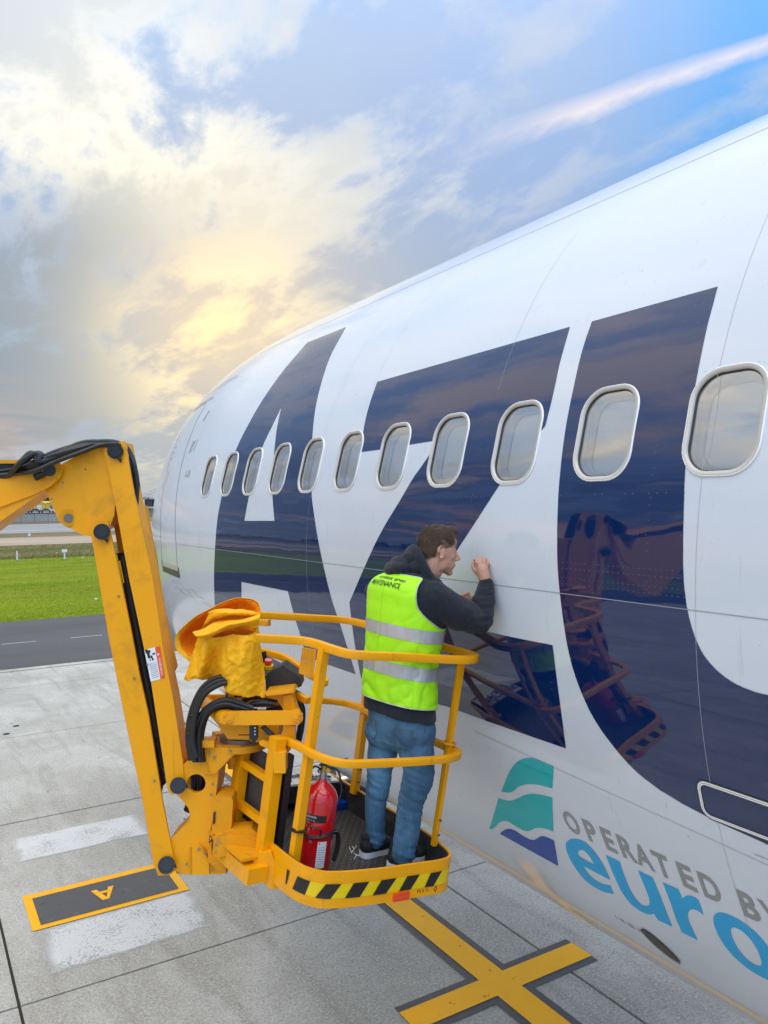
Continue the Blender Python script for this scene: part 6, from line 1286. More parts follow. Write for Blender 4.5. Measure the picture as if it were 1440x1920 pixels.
def fold(v):
    q = Vector((v.x, v.y, v.z)); e = (q - R_EL).length; a = .0055 * noise.noise(q * 9) + .0035 * noise.noise(q * 21)
    a += .013 * math.exp(-(e / .10) ** 2) * noise.noise(Vector((q.dot(RGT) * 16, q.dot(FWD) * 10, q.dot(UPV) * 52)) + Vector((3, 0, 1)))
    f = (q - m_(850, 1140, -.06)).length; a += .009 * math.exp(-(f / .10) ** 2) * noise.noise(Vector(((q.dot(RGT) + q.dot(UPV)) * 36, q.dot(FWD) * 10, (q.dot(UPV) - q.dot(RGT)) * 11)))
    h = (q - m_(755, 1058, 0)).length; a += .005 * math.exp(-(h / .09) ** 2) * noise.noise(Vector(((q.dot(RGT) - q.dot(UPV) * 1.5) * 30, q.dot(FWD) * 9, q.dot(UPV) * 20)))
    c = (q - m_(915, 1105, .01)).length; a += .0018 * math.exp(-(c / .06) ** 2) * math.sin(q.dot(UPV) * 330 + noise.noise(q * 20) * 3)
    return a
voxel_mesh('hoodie', bm, .0055, 'hoodie_cotton', person, 3, fold)['label'] = 'dark navy hoodie with the hood down'
# jeans
bm = bmesh.new(); torso(bm, 1393, 1318, -.004)
chain(bm, LEG_L, [.080, .075, .060, .050, .048]); chain(bm, LEG_R, [.088, .085, .074, .063, .060, .056])
chain(bm, [m_(720, 1370, .04), m_(780, 1370, -.05)], [.096, .102])
def jf(v):
    q = v; u = q.dot(UPV) - CAMV.dot(UPV); a = .004 * noise.noise(q * 11)
    for P, w in ((LEG_R[2], .09), (LEG_L[2], .09), (LEG_R[5], .07), (LEG_L[4], .07), (LEG_R[3], .1)):
        e = (q - P).length; a += .011 * math.exp(-(e / w) ** 2) * noise.noise(Vector((q.dot(RGT) * 11, q.dot(FWD) * 9, (q.dot(UPV) + .35 * q.dot(RGT)) * 44)))
    e = (q - m_(752, 1395, -.05)).length; a += .009 * math.exp(-(e / .10) ** 2) * noise.noise(Vector(((q.dot(RGT) + q.dot(UPV)) * 24, q.dot(FWD) * 8, q.dot(UPV) * 9)))
    return a
jn = voxel_mesh('jeans', bm, .0055, 'denim', person, 3, jf); jn['label'] = 'washed blue jeans'
def on_body(y, phi, infl=.006): return TP(phi, y, infl)
for pts in ([(1352, -38), (1354, -55), (1356, -72)], [(1352, -38), (1378, -40), (1390, -55), (1380, -70), (1356, -72)], [(1352, -100), (1354, -118), (1356, -132)], [(1352, -100), (1380, -103), (1390, -116), (1380, -130), (1356, -132)]):
    tube('pocket_seam', cmr([on_body(a, b, .010) for a, b in pts], 4), .0016, 'tan_bark', jn, 5)
tube('side_seam', cmr([on_body(1345, -12, .010), on_body(1375, -14, .010)], 4), .0016, 'tan_bark', jn, 5)
# vest
NA, NH = 150, 96; VY0, VY1 = 1312, 1080
vy = [VY0 + (VY1 - VY0) * i / NH for i in range(NH + 1)]
def vinf(y, phi):
    s = max(0, (y - 1180) / 130); base = .021 + .008 * s + .009 * max(0, min(1, (1135 - y) / 30)) - .007 * (.3 + s) * (1 - min(1, 2.2 * abs(noise.noise(Vector((phi * .035 + y * .012, y * .03 - phi * .01, 5)))))) ** 2 + .004 * noise.noise(Vector((phi * .05, y * .018, 3))) + .005 * s * noise.noise(Vector((phi * .09, y * .006, 8)))
    return base - max(0, (1100 - y) / 20) * .012
bm = bmesh.new(); G = []
for y in vy: G.append([bm.verts.new(TP(360 * j / NA, y, vinf(y, (360 * j / NA) if j < NA / 2 else 360 * j / NA - 360))) for j in range(NA)])
for i in range(NH):
    for j in range(NA): bm.faces.new([G[i][j], G[i][(j + 1) % NA], G[i + 1][(j + 1) % NA], G[i + 1][j]])
axr = (m_(870, 1150, -.09) - R_SH).normalized(); axl = -TS
AHR = m_(822, 1126, -.13)
def inhole(p):
    d = p - AHR; al = d.dot(axr); rd = (d - axr * al).length
    if (rd / .108) ** 2 + (min(al, 0) / .125) ** 2 < 1: return True
    d = p - (L_SH - TU * .01); al = d.dot(axl); return (d - axl * al).length < .10 and al > -.05
def incol(p):
    d = p - m_(789, 1072, -.01); al = d.dot(TU); return al > -.03 and (d - TU * al).length < .088
kill = [f for f in bm.faces if inhole(f.calc_center_median()) or incol(f.calc_center_median())]
bmesh.ops.delete(bm, geom=kill, context='FACES'); bmesh.ops.delete(bm, geom=[v for v in bm.verts if not v.link_faces], context='VERTS')
# smooth the open edges and collect them for the piping
be = [e for e in bm.edges if e.is_boundary]; bvs = {v for e in be for v in e.verts}
nb = {v: [e.other_vert(v) for e in v.link_edges if e.is_boundary] for v in bvs}
for _ in range(14):
    new = {v: v.co * .5 + sum((w.co for w in nb[v]), Vector()) / len(nb[v]) * .5 for v in bvs}
    for v, c in new.items(): v.co = c
loops, seen = [], set()
for v in bvs:
    if v in seen: continue
    L_ = [v]; seen.add(v); cur = v
    while True:
        nx = [w for w in nb[cur] if w not in seen]
        if not nx: break
        cur = nx[0]; seen.add(cur); L_.append(cur)
    loops.append([w.co.copy() for w in L_])
bmesh.ops.recalc_face_normals(bm, faces=bm.faces)
vest = from_bm('safety_vest', bm, 'vest_yellow', person, True, 60); vest['label'] = 'lime green safety vest with two silver bands'
sm = vest.modifiers.new('thick', 'SOLIDIFY'); sm.thickness = .003; sm.offset = -1
for L_ in loops:
    if len(L_) > 25: tube('piping', L_[::2], .0026, 'reflective_tape', vest, 6, True)
def band(y0, y1, name='reflective_band'):
    vs, fs = [], []; rows = 8
    for i in range(rows + 1):
        y = y0 + (y1 - y0) * i / rows
        for j in range(NA): 
            ph = 360 * j / NA; vs.append(TP(ph, y, vinf(y, ph if ph < 180 else ph - 360) + .0022 + .0014 * noise.noise(Vector((ph * .6, y * .02, 1)))))
    for i in range(rows):
        for j in range(NA):
            q = (vs[i * NA + j] + vs[(i + 1) * NA + (j + 1) % NA]) / 2
            if not inhole(q): fs.append((i * NA + j, i * NA + (j + 1) % NA, (i + 1) * NA + (j + 1) % NA, (i + 1) * NA + j))
    return pydata(name, vs, fs, 'reflective_tape', vest, True)
band(1193, 1170); band(1262, 1238)
for ph in (-97, -38):
    tube('vest_seam', [TP(ph, y, vinf(y, ph) + .0015) for y in range(1309, 1105 if ph < -90 else 1165, -8)], .0009, 'vest_yellow', vest, 5)
def vtext(s, ph0, ph1, y_, h, mat='black_print', slope=0.0):
    t = text_mesh(s, 1.0, .012); xs = [v.co.x for v in t.vertices]; ys = [v.co.y for v in t.vertices]; a, b, c, d = min(xs), max(xs), min(ys), max(ys)
    bmt = bmesh.new(); bmt.from_mesh(t)
    for v in bmt.verts:
        k = (v.co.x - a) / (b - a); ph = ph0 + (ph1 - ph0) * k; y = y_ - (v.co.y - c) / (d - c) * h + slope * k
        v.co = TP(ph, y, vinf(y, ph) + .0016)
    return from_bm('vest_lettering', bmt, mat, vest)
vtext('MAINTENANCE', -128, -78, 1105, 9.5); vtext('euroAtlantic airways', -122, -72, 1094, 7.5)
# shoes
def shoe(heel, toe, lab):
    f = (toe - heel); ln = f.length; f.normalize(); s = BU.cross(f).normalized(); u = BU
    out = [(-.01, .0), (.0, .026), (.03, .034), (.10, .034), (.17, .044), (.22, .043), (.262, .028), (.278, .0), (.262, -.03), (.22, -.042), (.17, -.042), (.10, -.032), (.03, -.034), (.0, -.026)]
    k = ln / .275; O = cmr([Vector((a * k, b, 0)) for a, b in out], 3, True)
    bm = bmesh.new(); poly_extrude(bm, [heel + f * p.x + s * p.y + u * (.002) for p in O], u * .026); bevel(bm, .006, 2, 50)
    so_ = from_bm('shoe_sole', bm, 'shoe_sole', person, True)
    bm = bmesh.new()
    for (a, h, ra, rb, rh) in ((.035, .058, .046, .038, .044), (.075, .055, .054, .039, .044), (.13, .046, .06, .041, .036), (.205, .038, .062, .043, .027), (.045, .095, .046, .042, .036), (.06, .12, .04, .04, .02)):
        ico(bm, heel + f * a * k + u * h, (ra, rb, rh), (f, s, u))
    up_ = voxel_mesh('shoe', bm, .005, 'shoe_black', person, 3, lambda v: .002 * noise.noise(v * 60)); up_['label'] = lab
    so_.parent = up_; so_.matrix_parent_inverse = Matrix.Identity(4)
    for i in range(4): tube('lace', [heel + f * (.10 + i * .022) * k + s * q + u * (.074 - i * .006 - abs(q) * .15) for q in (-.022, 0, .022)], .0022, 'shoe_black', up_, 5)
shoe(floor_at(679, 1608), floor_at(742, 1590), 'black running shoe with white sole'); shoe(floor_at(731, 1630), floor_at(795, 1605), 'black running shoe half hidden by the kick plate')
# pen, in the hand
pen = tube('marker_pen', [m_(887, 1049.5, .060), m_(890, 1050.2, .064), m_(917, 1056.5, .088), m_(924.5, 1058.5, .094)], [.002, .0042, .0042, .0040], 'steel', None, 10)
tag(pen, 'slim silver pen with dark end held against the fuselage', 'pen')
tube('pen_cap', [m_(920, 1057.4, .0905), m_(925.5, 1058.8, .095)], .0058, 'black_plastic', pen, 10)

# ------------------------------------------------------------------ fire extinguisher
EB = B(-.515, .235, -.125); ex = empty('fire_extinguisher', EB, 'red fire extinguisher strapped to the near left post of the basket', 'fire extinguisher')
prof_ = [(0, .068), (.006, .078), (.02, .082), (.30, .082), (.335, .079), (.358, .068), (.376, .052), (.388, .034), (.396, .022), (.41, .019)]
EU = (BU - RGT * .0).normalized()
bm = bmesh.new(); add_tube(bm, [EB + EU * h for h, r in prof_], [r for h, r in prof_], 40); cy_ = from_bm('cylinder', bm, 'red_paint', ex, True, 50)
cyl('neck', EB + EU * .405, EB + EU * .445, .016, 'steel', ex, 16); cyl('valve', EB + EU * .43, EB + EU * .47, .013, 'brass', ex, 12)
cyl('gauge', EB + EU * .452 + RGT * .02 - FWD * .01, EB + EU * .452 + RGT * .02 - FWD * .02, .012, 'brass', ex, 16)
ER = (RGT * .9 - FWD * .3).normalized()
bm = bmesh.new(); add_box(bm, EB + EU * .478 + ER * .035, ((ER + EU * .12).normalized(), EU, ER.cross(EU)), (.06, .004, .010)); bevel(bm, .002); from_bm('carry_handle', bm, 'black_plastic', ex, True)
bm = bmesh.new(); add_box(bm, EB + EU * .495 + ER * .045, ((ER + EU * .28).normalized(), EU, ER.cross(EU)), (.065, .003, .009)); bevel(bm, .002); from_bm('squeeze_lever', bm, 'black_plastic', ex, True)
tube('extinguisher_hose', cmr([EB + EU * .45 - ER * .015, EB + EU * .46 - ER * .05, EB + EU * .40 - ER * .085, EB + EU * .33 - ER * .092], 6), .005, 'black_rubber', ex, 8)
tube('extinguisher_hose', cmr([EB + EU * .462 + ER * .02, EB + EU * .45 + ER * .07, EB + EU * .37 + ER * .098, EB + EU * .32 + ER * .092], 6), .005, 'black_rubber', ex, 8)
def cylpt(a, h, r=.0832):  # a degrees, 0 = toward the camera, + to the right
    q = R_(a); dC = (CAMV - EB); dC = (dC - EU * dC.dot(EU)).normalized(); rt = EU.cross(dC).normalized(); return EB + EU * h + (dC * math.cos(q) + rt * math.sin(q)) * r
def label_patch(name, a0, a1, h0, h1, mat, r=.0832, par=None):
    vs, fs = [], []
    for i in range(9):
        a = a0 + (a1 - a0) * i / 8; vs += [cylpt(a, h0, r), cylpt(a, h1, r)]
    for i in range(8): fs.append((2 * i, 2 * i + 2, 2 * i + 3, 2 * i + 1))
    return pydata(name, vs, fs, mat, par or ex, True)
lp = label_patch('name_label', -48, 28, .235, .268, 'black_print')
def cyl_text(s, a0, a1, h0, h, mat):
    t = text_mesh(s, 1.0, .01); xs = [v.co.x for v in t.vertices]; ys = [v.co.y for v in t.vertices]; a, b, c, d = min(xs), max(xs), min(ys), max(ys)
    for v in t.vertices: v.co = cylpt(a0 + (a1 - a0) * (v.co.x - a) / (b - a), h0 + h * (v.co.y - c) / (d - c), .0838)
    t.name = 'label_text'; t.materials.clear(); link('label_text', t, lp, mat)
cyl_text('EXTINTOR', -42, -4, .253, .010, 'white_print'); cyl_text('ABC 6 kg', -38, -8, .240, .006, 'white_print')
wp = label_patch('instruction_label', 10, 40, .03, .15, 'white_print')
for i in range(9): label_patch('label_line', 13, 13 + 20 + (i * 7) % 5, .038 + i * .0105, .0405 + i * .0105, 'hull_grey_line', .0836, wp)
label_patch('label_mark', 13, 18, .138, .145, 'sticker_orange', .0836, wp)
tube('strap', [cylpt(a, .175 + .012 * math.sin(R_(a)), .0855) for a in range(-180, 180, 12)], .0065, 'black_rubber', ex, closed=True, sect=[(.25, 1.6), (.25, -1.6), (-.25, -1.6), (-.25, 1.6)], sharp=30)
tube('strap', cmr([cylpt(-52, .225, .0855), cylpt(-20, .215, .0856), cylpt(12, .207, .0856), cylpt(13, .178, .0856)], 4), .005, 'black_rubber', ex, sect=[(.3, 1.1), (.3, -1.1), (-.3, -1.1), (-.3, 1.1)])
tube('strap_tail', cmr([cylpt(62, .18, .086), cylpt(66, .185, .105), cylpt(70, .15, .112), cylpt(70, .10, .110), cylpt(66, .055, .104)], 5), [.012] * 20 + [.006], 'black_rubber', ex, sect=[(.15, 1), (.15, -1), (-.15, -1), (-.15, 1)])
pc = B(-.665, .165, .10)
tube('post_strap', [pc + BS * .028 * math.cos(R_(a)) * 1.1 + BL * .028 * math.sin(R_(a)) * 1.1 for a in range(0, 360, 30)], .008, 'black_rubber', ex, closed=True, sect=[(.3, 1), (.3, -1), (-.3, -1), (-.3, 1)])
tube('strap_link', [pc + BS * .028, cylpt(-60, .175, .084)], .006, 'black_rubber', ex, 6)

# ------------------------------------------------------------------ cover bag over the controls
cover = empty('control_cover', AT(440, 1250, 3.75), 'crumpled yellow-orange tarpaulin hood draped over the basket controls', 'cover')
def loft(name, rows, mat, amp=.006, fr=26, k=12, seed=0.0, ridge=0.0, label=None):
    rows = [[AT(*p) for p in r] for r in rows]
    R1 = [cmr(r, k) for r in rows]; n = len(R1[0]); cols = [cmr([r[j] for r in R1], k) for j in range(n)]
    m = len(cols[0]); vs = []
    for i in range(m):
        for j in range(n):
            p = cols[j][i]; q = Vector((p.dot(RGT), p.dot(UPV), seed))
            w = -1.3 * amp * (1 - min(1, 3.4 * abs(noise.noise(Vector((q.x * 15 + q.y * 6, q.y * 9 - q.x * 4, seed + 9)))))) ** 1.5 - .8 * amp * (1 - min(1, 3.6 * abs(noise.noise(Vector((q.x * 24 - q.y * 20, q.y * 22, seed + 5)))))) ** 1.5 + .35 * amp * noise.noise(q * fr * .6) + ridge * noise.noise(Vector((q.x * 22, q.y * 4, seed + 3)))
            vs.append(p + FWD * w + UPV * (.35 * w))
    fs = [(i * n + j, i * n + j + 1, (i + 1) * n + j + 1, (i + 1) * n + j) for i in range(m - 1) for j in range(n - 1)]
    o = pydata(name, vs, fs, mat, cover, True); s = o.modifiers.new('thick', 'SOLIDIFY'); s.thickness = .0025
    if label: o['label'] = label
    return o
loft('cover_skirt', [[(372, 1190, 3.72), (390, 1192, 3.70), (410, 1193, 3.67), (440, 1190, 3.65), (466, 1189, 3.66), (478, 1182, 3.70), (484, 1170, 3.76)],
    [(365, 1215, 3.74), (385, 1215, 3.68), (406, 1215, 3.72), (430, 1215, 3.64), (455, 1212, 3.62), (475, 1205, 3.66), (487, 1195, 3.76)],
    [(358, 1240, 3.75), (379, 1242, 3.67), (402, 1240, 3.75), (425, 1245, 3.65), (450, 1245, 3.61), (474, 1240, 3.64), (491, 1232, 3.74)],
    [(350, 1262, 3.76), (371, 1262, 3.67), (396, 1259, 3.77), (419, 1266, 3.69), (446, 1278, 3.62), (474, 1277, 3.64), (496, 1270, 3.72)],
    [(346, 1274, 3.77), (370, 1273, 3.68), (395, 1269, 3.79), (414, 1268, 3.73), (431, 1297, 3.65), (465, 1306, 3.64), (499, 1306, 3.70)]], 'tarp_yellow', .007, 24, ridge=.022, label='yellow hanging skirt of the cover')
loft('cover_fold', [[(361, 1186, 3.74), (383, 1178, 3.74), (405, 1165, 3.74), (430, 1161, 3.74), (460, 1159, 3.73), (489, 1150, 3.72)],
    [(366, 1191, 3.66), (386, 1189, 3.62), (406, 1180, 3.60), (430, 1170, 3.60), (458, 1166, 3.62), (487, 1158, 3.68)],
    [(377, 1195, 3.67), (389, 1194, 3.65), (404, 1188, 3.63), (424, 1179, 3.64), (452, 1173, 3.66), (482, 1178, 3.70)]], 'tarp_yellow', .004, 30, seed=2)
loft('cover_fold', [[(392, 1147, 3.74), (410, 1142, 3.72), (438, 1142, 3.72), (466, 1144, 3.72), (489, 1150, 3.72)],
    [(388, 1160, 3.76), (408, 1152, 3.70), (436, 1149, 3.68), (462, 1151, 3.70), (486, 1153, 3.73)],
    [(380, 1175, 3.78), (400, 1166, 3.82), (430, 1158, 3.84), (458, 1157, 3.80), (482, 1156, 3.75)]], 'tarp_yellow', .006, 24, seed=5)
loft('cover_pocket', [[(398, 1192, 3.70), (415, 1184, 3.68), (440, 1176, 3.67), (462, 1173, 3.67), (476, 1182, 3.68)],
    [(400, 1196, 3.76), (418, 1194, 3.74), (442, 1190, 3.73), (460, 1189, 3.73), (472, 1190, 3.71)]], 'tarp_orange', .006, 22, seed=8)
loft('cover_lining', [[(342, 1181, 3.84), (366, 1160, 3.84), (394, 1144, 3.84), (422, 1130, 3.85), (446, 1123, 3.86), (472, 1125, 3.86), (484, 1134, 3.84), (489, 1150, 3.80)],
    [(336, 1197, 3.84), (358, 1185, 3.93), (386, 1170, 3.96), (416, 1158, 3.97), (442, 1150, 3.96), (464, 1149, 3.92), (478, 1150, 3.86), (487, 1157, 3.80)],
    [(340, 1213, 3.84), (356, 1206, 3.93), (378, 1198, 3.98), (404, 1192, 3.99), (432, 1182, 3.98), (458, 1176, 3.94), (474, 1170, 3.88), (485, 1165, 3.80)],
    [(358, 1229, 3.83), (366, 1222, 3.89), (382, 1215, 3.93), (404, 1210, 3.94), (432, 1205, 3.92), (456, 1196, 3.88), (472, 1188, 3.84), (484, 1176, 3.80)]], 'tarp_orange', .007, 20, seed=11, label='bright orange inner lining of the cover')
loft('cover_brim', [[(489, 1149, 3.79), (485, 1132, 3.83), (472, 1123.5, 3.85), (446, 1121.5, 3.85), (420, 1129, 3.84), (392, 1142.5, 3.83), (364, 1158, 3.83), (340, 1179, 3.82), (331, 1191, 3.82), (328, 1207, 3.81), (332, 1219, 3.81), (344, 1231, 3.81), (357, 1241, 3.81)],
    [(487, 1151, 3.80), (483, 1135, 3.85), (471, 1126, 3.87), (446, 1124.5, 3.87), (421, 1132, 3.86), (394, 1145.5, 3.85), (367, 1161, 3.85), (344, 1182, 3.84), (338, 1195, 3.84), (338, 1208, 3.83), (345, 1220, 3.83), (356, 1226, 3.83), (364, 1230, 3.83)]], 'tarp_yellow', .001, 20, seed=13)

# ------------------------------------------------------------------ small things in the basket
def thing_mesh(o, label, cat, group=None): return tag(o, label, cat, group)
tb = empty('tool_case', B(-.16, .86, -.12), 'open black case with grey tools at the far end of the basket', 'tool case')
TX = (BS * .97 - BL * .1).normalized(); TY = BU.cross(TX).normalized(); TAX = (TX, TY, BU)
tcn = B(-.14, .90, .005)
box('case', tcn - BU * .045, (.20, .085, .045), 'black_plastic', tb, TAX, .008)
tray = box('tray', tcn + BU * .004, (.185, .075, .006), 'white_box', tb, TAX, .003)
tr_ = random.Random(9)
for i in range(26):
    c = tcn + TX * tr_.uniform(-.16, .16) + TY * tr_.uniform(-.06, .06) + BU * .018; a = tr_.choice([0, .2, 1.57, 1.4, -.3]); dx = TX * math.cos(a) + TY * math.sin(a); l_ = tr_.uniform(.015, .05)
    if i % 4 == 0: tube('tool', cmr([c + TX * .02 * math.cos(b) + TY * .02 * math.sin(b) for b in (0, 1.2, 2.4, 3.6, 4.8)], 3), .004, 'black_plastic', tb, 6)
    else: tube('tool', [c - dx * l_, c + dx * l_ * .3, c + dx * l_], [tr_.uniform(.004, .008), .004, tr_.uniform(.003, .009)], tr_.choice(['tool_grey', 'steel', 'tool_grey', 'black_plastic']), tb, 8)
nb_ = box('notebook', floor_at(640, 1512) + BU * .022, (.075, .045, .018), 'logo_blue', None, (BS, BL, BU), .003); tag(nb_, 'dark blue folder lying by the far wall of the basket', 'folder')
pp = box('paper_sheet', floor_at(622, 1510) + BU * .043, (.045, .03, .001), 'paper', None, ((BS + BL * .5).normalized(), (BL - BS * .5).normalized(), BU), 0); tag(pp, 'white paper sheet lying on the folder in the basket', 'paper')
bk = empty('paint_can', B(-.60, .83, -.12), 'round can with white lid at the far left corner of the basket', 'can')
cyl('can_body', B(-.60, .83, -.12), B(-.60, .83, .03), .085, 'black_plastic', bk, 32, .004)
tube('can_rim', [B(-.60 + .084 * math.cos(a), .83 + .084 * math.sin(a), .032) for a in [i * .2618 for i in range(24)]], .007, 'white_box', bk, 8, True)
cyl('lid', B(-.60, .83, .028), B(-.60, .83, .036), .074, 'white_box', bk, 28, .001); cyl('lid_cap', B(-.58, .82, .036), B(-.58, .82, .05), .022, 'reflector_red', bk, 16, .003)
jk = bmesh.new()
for i in range(9): ico(jk, floor_at(655, 1520) + BS * tr_.uniform(-.05, .05) + BL * tr_.uniform(-.06, .06) + BU * tr_.uniform(.0, .03), (tr_.uniform(.03, .05), tr_.uniform(.03, .05), .025), BAX)
for i, pts in enumerate(([(655, 1590), (659, 1602), (664, 1598)], [(660, 1588), (664, 1594)], [(668, 1588), (663, 1595), (658, 1601)], [(664, 1602), (672, 1606), (679, 1607)], [(668, 1605), (664, 1612)])):
    o = tube('zip_tie', [floor_at(x, y) + BU * .004 for x, y in pts], .0022, 'white_box', None, 6)
    tag(o, ('bent white zip tie scrap lying furthest left on the basket floor', 'short straight white zip tie scrap in the middle of the scraps', 'curved white zip tie scrap above the others', 'long white zip tie scrap touching the left shoe', 'tiny white zip tie scrap nearest the kick plate')[i], 'zip tie', 'zip tie scraps on the basket floor')
jk.free()

# ------------------------------------------------------------------ field furniture and far background
def G_(x, y, h=0.0):
    d = RGT * ((x - 720) / FPX) + UPV * ((960 - y) / FPX) + FWD
    p = CAMV + d * ((h - GZ) / d.z); p.z = h; return p
# safety bollard
g = G_(343, 1374); bo = empty('safety_bollard', g, 'leaning red and white plastic bollard behind the jib', 'bollard')
ax = (Vector((0, 0, 1)) - RGT * .17).normalized()
cyl('bollard_base', g, g + ax * .05, .12, 'black_rubber', bo, 20, .01)
for i, mt in enumerate(('barrier_red', 'white_print', 'barrier_red', 'white_print', 'barrier_red')): cyl('bollard_band', g + ax * (.05 + i * .13), g + ax * (.178 + i * .13), .045 - .002 * i, mt, bo, 16, .004)
a_, b_ = G_(390, 1256), G_(446, 1318); w_ = (b_ - a_).cross(Vector((0, 0, 1))).normalized() * .05
o = pydata('red_line', [(p.x, p.y, .012) for p in (a_ - w_, b_ - w_, b_ + w_, a_ + w_)], [(0, 1, 2, 3)], 'barrier_red', apron); o['label'] = 'thin red painted line on the apron'
# marker posts
for (x, y, lb, board) in ((32, 1051, 'plain white marker post at the edge of the grass', False), (121, 1049, 'white marker post with a small board at the edge of the grass', True)):
    g = G_(x, y); t = empty('marker_post', g, lb, 'marker post', 'white marker posts beyond the grass')
    box('stake', g + Vector((0, 0, .45)), (.055, .04, .45), 'post_white', t)
    if board: box('board', g + Vector((0, -.06, .82)), (.24, .02, .14), 'post_white', t)
    box('stake_foot', g + Vector((0, 0, .03)), (.12, .12, .04), 'bank_wall', t)
g = G_(55, 1005); t = empty('runway_light', g, 'small white edge light beside the runway', 'runway light')
cyl('light_base', g, g + Vector((0, 0, .35)), .22, 'post_white', t, 12); cyl('light_lamp', g + Vector((0, 0, .35)), g + Vector((0, 0, .85)), .14, 'terminal_white', t, 12, .02)
for i, (x, y) in enumerate(((107, 1038), (155, 1047), (180, 1126))):
    g = G_(x, y); bm = bmesh.new(); bmesh.ops.create_icosphere(bm, subdivisions=2, radius=.06, matrix=Matrix.Translation(g + Vector((0, 0, .08))) @ Matrix.Diagonal((1.3, 1, .7, 1)))
    tag(from_bm('litter', bm, 'white_print', None, True), 'small scrap of white litter lying in the field', 'litter', 'white litter scraps in the field')
# raised car park bank
def GH(x, d):
    p = AT(x, 951, d); p.z = 0; return p
g0, g1 = GH(-240, 272), GH(116, 272); U0 = (g1 - g0).normalized(); V0 = Vector((0, 0, 1)).cross(U0).normalized(); Ln = (g1 - g0).length
bank = empty('retaining_wall', g0, 'long low concrete retaining wall below the parked cars', 'wall')
ax3 = (U0, V0, Vector((0, 0, 1)))
npn = 14
for i in range(npn): box('wall_panel', g0 + U0 * (Ln * (i + .5) / npn) + Vector((0, 0, 1.45)), (Ln / npn / 2 - .06, .3, 1.45), 'bank_wall', bank, ax3, .03)
box('wall_cap', g0 + U0 * Ln / 2 + Vector((0, 0, 3.05)), (Ln / 2, .45, .14), 'asphalt', bank, ax3, .02)
box('deck', g0 + U0 * Ln / 2 + V0 * 30 + Vector((0, 0, 3.0)), (Ln / 2, 29.4, .12), 'runway_asphalt', bank, ax3, .02)
for i in range(12): box('rail_post', g0 + U0 * (Ln * (i + .3) / 12) + Vector((0, 0, 3.6)), (.06, .06, .45), 'post_white', bank, ax3, 0)
def car(p, mat, lb):
    c = empty('parked_car', p, lb, 'car', 'cars parked above the retaining wall'); ax_ = ax3
    bm = bmesh.new(); prof2 = [(-2.1, .35), (-2.15, .8), (-1.9, .95), (-1.3, 1.0), (-.8, 1.42), (.7, 1.45), (1.35, 1.02), (2.0, .85), (2.15, .6), (2.1, .35)]
    poly_extrude(bm, [p + U0 * a - V0 * .85 + Vector((0, 0, b)) for a, b in prof2], V0 * 1.7); bevel(bm, .06, 2); from_bm('body', bm, mat, c, True)
    bm = bmesh.new(); poly_extrude(bm, [p + U0 * a - V0 * .87 + Vector((0, 0, b)) for a, b in ((-1.15, 1.0), (-.72, 1.34), (.62, 1.36), (1.1, 1.02))], V0 * 1.74); from_bm('side_window', bm, 'car_glass', c)
    for a in (-1.3, 1.35): cyl('wheel', p + U0 * a - V0 * .9 + Vector((0, 0, .33)), p + U0 * a - V0 * .7 + Vector((0, 0, .33)), .33, 'black_rubber', c, 14, .02)
words = {'car_white': 'white', 'car_grey': 'grey', 'car_blue': 'dark blue'}
k = 0
for x in range(8, 116, 20):
    mt = ('car_white', 'car_grey', 'car_white', 'car_blue', 'car_grey', 'car_white')[k % 6]
    p = GH(x, 276); p.z = 3.13
    car(p, mt, words[mt] + ' parked car above the retaining wall, ' + ('leftmost', 'second from the left', 'third from the left', 'fourth from the left', 'second from the right', 'rightmost')[k % 6] + ' of the row'); k += 1
# yellow shed with a ridged roof
p0s = GH(-40, 340); sh_ = empty('yellow_shed', p0s, 'long yellow industrial shed with ridged roof beyond the parked cars', 'shed')
nb = 7; wl_ = 5.6
for i in range(nb):
    c = p0s + U0 * (i + .5) * wl_ * .92
    box('wall_bay', c + Vector((0, 0, 3.3)), (wl_ * .46 - .08, 5, 3.3), 'shed_yellow', sh_, ax3, .03)
    bm = bmesh.new(); h_ = wl_ * .46
    poly_extrude(bm, [c - U0 * h_ - V0 * 5.2 + Vector((0, 0, 6.62)), c + U0 * h_ - V0 * 5.2 + Vector((0, 0, 6.62)), c - V0 * 5.2 + U0 * h_ * .2 + Vector((0, 0, 7.7 + .5 * (i % 3 == 1)))], V0 * 10.4); from_bm('roof_ridge', bm, 'shed_yellow', sh_)
    box('door_panel', c - V0 * 5.05 + Vector((0, 0, 5.2)), (.9, .05, .7), 'car_white' if i % 2 else 'car_grey', sh_, ax3, 0)
# floodlight masts
for x, y, hh, lb in ((78, 966, 12.5, 'thin floodlight mast behind the yellow shed'), (261, 967, 15.2, 'thin mast beside the terminal')):
    g = GH(x, 400); t = empty('mast', g, lb, 'mast'); tube('mast_pole', [g, g + Vector((0, 0, hh))], [.28, .14], 'bank_wall', t, 8); box('lamp_head', g + Vector((0, 0, hh)), (.9, .3, .35), 'terminal_white', t, AXW, .03)
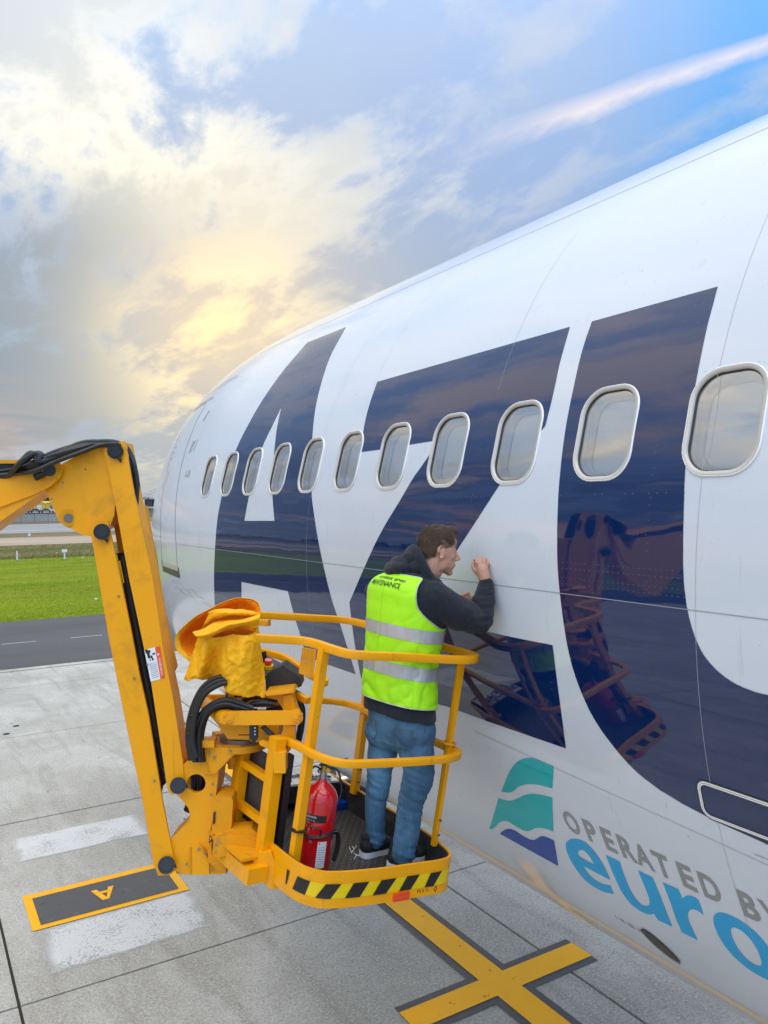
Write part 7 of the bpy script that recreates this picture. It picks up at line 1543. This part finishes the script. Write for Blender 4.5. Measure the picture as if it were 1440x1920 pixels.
# trees behind the shed
def leafy(name, c, r, h, n, mat, seed, parent=None, lsz=.6):
    q = random.Random(seed); vs, fs = [], []
    cl = [(Vector((q.uniform(-r, r) * .7, q.uniform(-r, r) * .7, h * q.uniform(.4, .95))), q.uniform(.28, .5) * r) for _ in range(9)]
    for _ in range(n):
        b, br = cl[q.randrange(len(cl))]; d = Vector((q.gauss(0, 1), q.gauss(0, 1), q.gauss(0, .8))).normalized() * br * q.random() ** .4; p = c + b + d
        u = Vector((q.gauss(0, 1), q.gauss(0, 1), q.gauss(0, 1))).normalized(); w = u.orthogonal().normalized(); s = lsz * q.uniform(.5, 1.2); k = len(vs)
        vs += [p - u * s, p + w * s * .6, p + u * s, p - w * s * .6]; fs.append((k, k + 1, k + 2, k + 3))
    return pydata(name, vs, fs, mat, parent)
for i, (x, hh, r) in enumerate(((58, 10.5, 3.2), (66, 11.4, 3.4), (74, 12.6, 3.0), (84, 11.2, 3.8), (94, 10.2, 3.4), (34, 9.5, 3.5))):
    g = GH(x, 420); t = empty('tree', g, ('low dark tree behind the yellow shed', 'rounded dark tree behind the shed roof', 'tallest dark tree behind the yellow shed', 'broad dark tree beside the mast', 'small dark tree at the right end of the shed', 'dark tree at the left behind the boom')[i], 'tree', 'trees behind the yellow shed')
    tube('trunk', [g, g + Vector((.2, 0, hh * .4)), g + Vector((0, .3, hh * .75))], [.35, .25, .1], 'tan_bark', t, 7); leafy('crown', g, r, hh, 900, 'leaf_dark', 20 + i, t, .35)
# terminal with its canopy
gt = G_(262, 967); UT = (G_(330, 967) - gt).normalized(); VT = Vector((0, 0, 1)).cross(UT).normalized(); axt = (UT, VT, Vector((0, 0, 1)))
term = empty('terminal_building', gt, 'distant terminal with white lattice canopy and dark glass front', 'building')
def T(a, z, v=0.0): return gt + UT * a + VT * v + Vector((0, 0, z))
for i in range(7): cyl('canopy_column', T(1.2 + i * 1.7, 0), T(1.2 + i * 1.7, 9.5 + .42 * i), .16, 'terminal_white', term, 8, 0)
box('canopy_deck', T(14, 4.2), (14, 3, .25), 'terminal_white', term, axt, .03); box('base_wall', T(14, 1.6, 1), (13.5, 2.5, 1.6), 'bank_wall', term, axt, .03)
box('glass_front', T(9.2, 6.6, 1), (3.2, 2, 1.9), 'terminal_glass', term, axt, .05); box('glass_front', T(18, 6.6, 1), (4.5, 2, 1.9), 'terminal_glass', term, axt, .05)
for i in range(16):
    a = i * 1.7; z = 8.9 + i * .42
    tube('canopy_truss', [T(a, z), T(a + 1.7, z + .42)], .12, 'terminal_white', term, 6); tube('canopy_truss', [T(a, z + 1.4), T(a + 1.7, z + 1.82)], .12, 'terminal_white', term, 6)
    tube('canopy_brace', [T(a, z), T(a + .85, z + 1.6), T(a + 1.7, z + .42)], .08, 'terminal_white', term, 6)
for a in (7, 10.5): 
    bm = bmesh.new(); poly_extrude(bm, [T(a - 1.6, 8.6, -2), T(a + 1.6, 8.6, -2), T(a, 9.7, -2)], VT * 3); from_bm('roof_peak', bm, 'car_grey', term)
# treeline all round the field, one far mass
q = random.Random(77); vs, fs = [], []
az = -200.
while az < 70:
    az += q.uniform(.35, .75)
    if -25 < az < -1 or (12 < az < 20): hgt = q.uniform(3.5, 6)
    else: hgt = q.uniform(7, 13) * (1 + .35 * math.sin(az * .13))
    R0 = q.uniform(760, 900); c = Vector((math.sin(R_(az)) * R0, math.cos(R_(az)) * R0, 0)); rad = hgt * q.uniform(.6, .9)
    for _ in range(46):
        d = Vector((q.gauss(0, 1), q.gauss(0, 1), q.gauss(0, 1))).normalized() * q.random() ** .35; p = c + Vector((d.x * rad, d.y * rad, hgt * .52 + d.z * hgt * .5))
        u = Vector((q.gauss(0, 1), q.gauss(0, 1), q.gauss(0, 1))).normalized(); w = u.orthogonal().normalized(); s = hgt * .16 * q.uniform(.6, 1.3); k = len(vs)
        vs += [p - u * s, p + w * s * .7, p + u * s, p - w * s * .7]; fs.append((k, k + 1, k + 2, k + 3))
tag(pydata('far_treeline', vs, fs, 'leaf_dark'), 'far dark band of trees along the horizon', 'woods', kind='stuff')
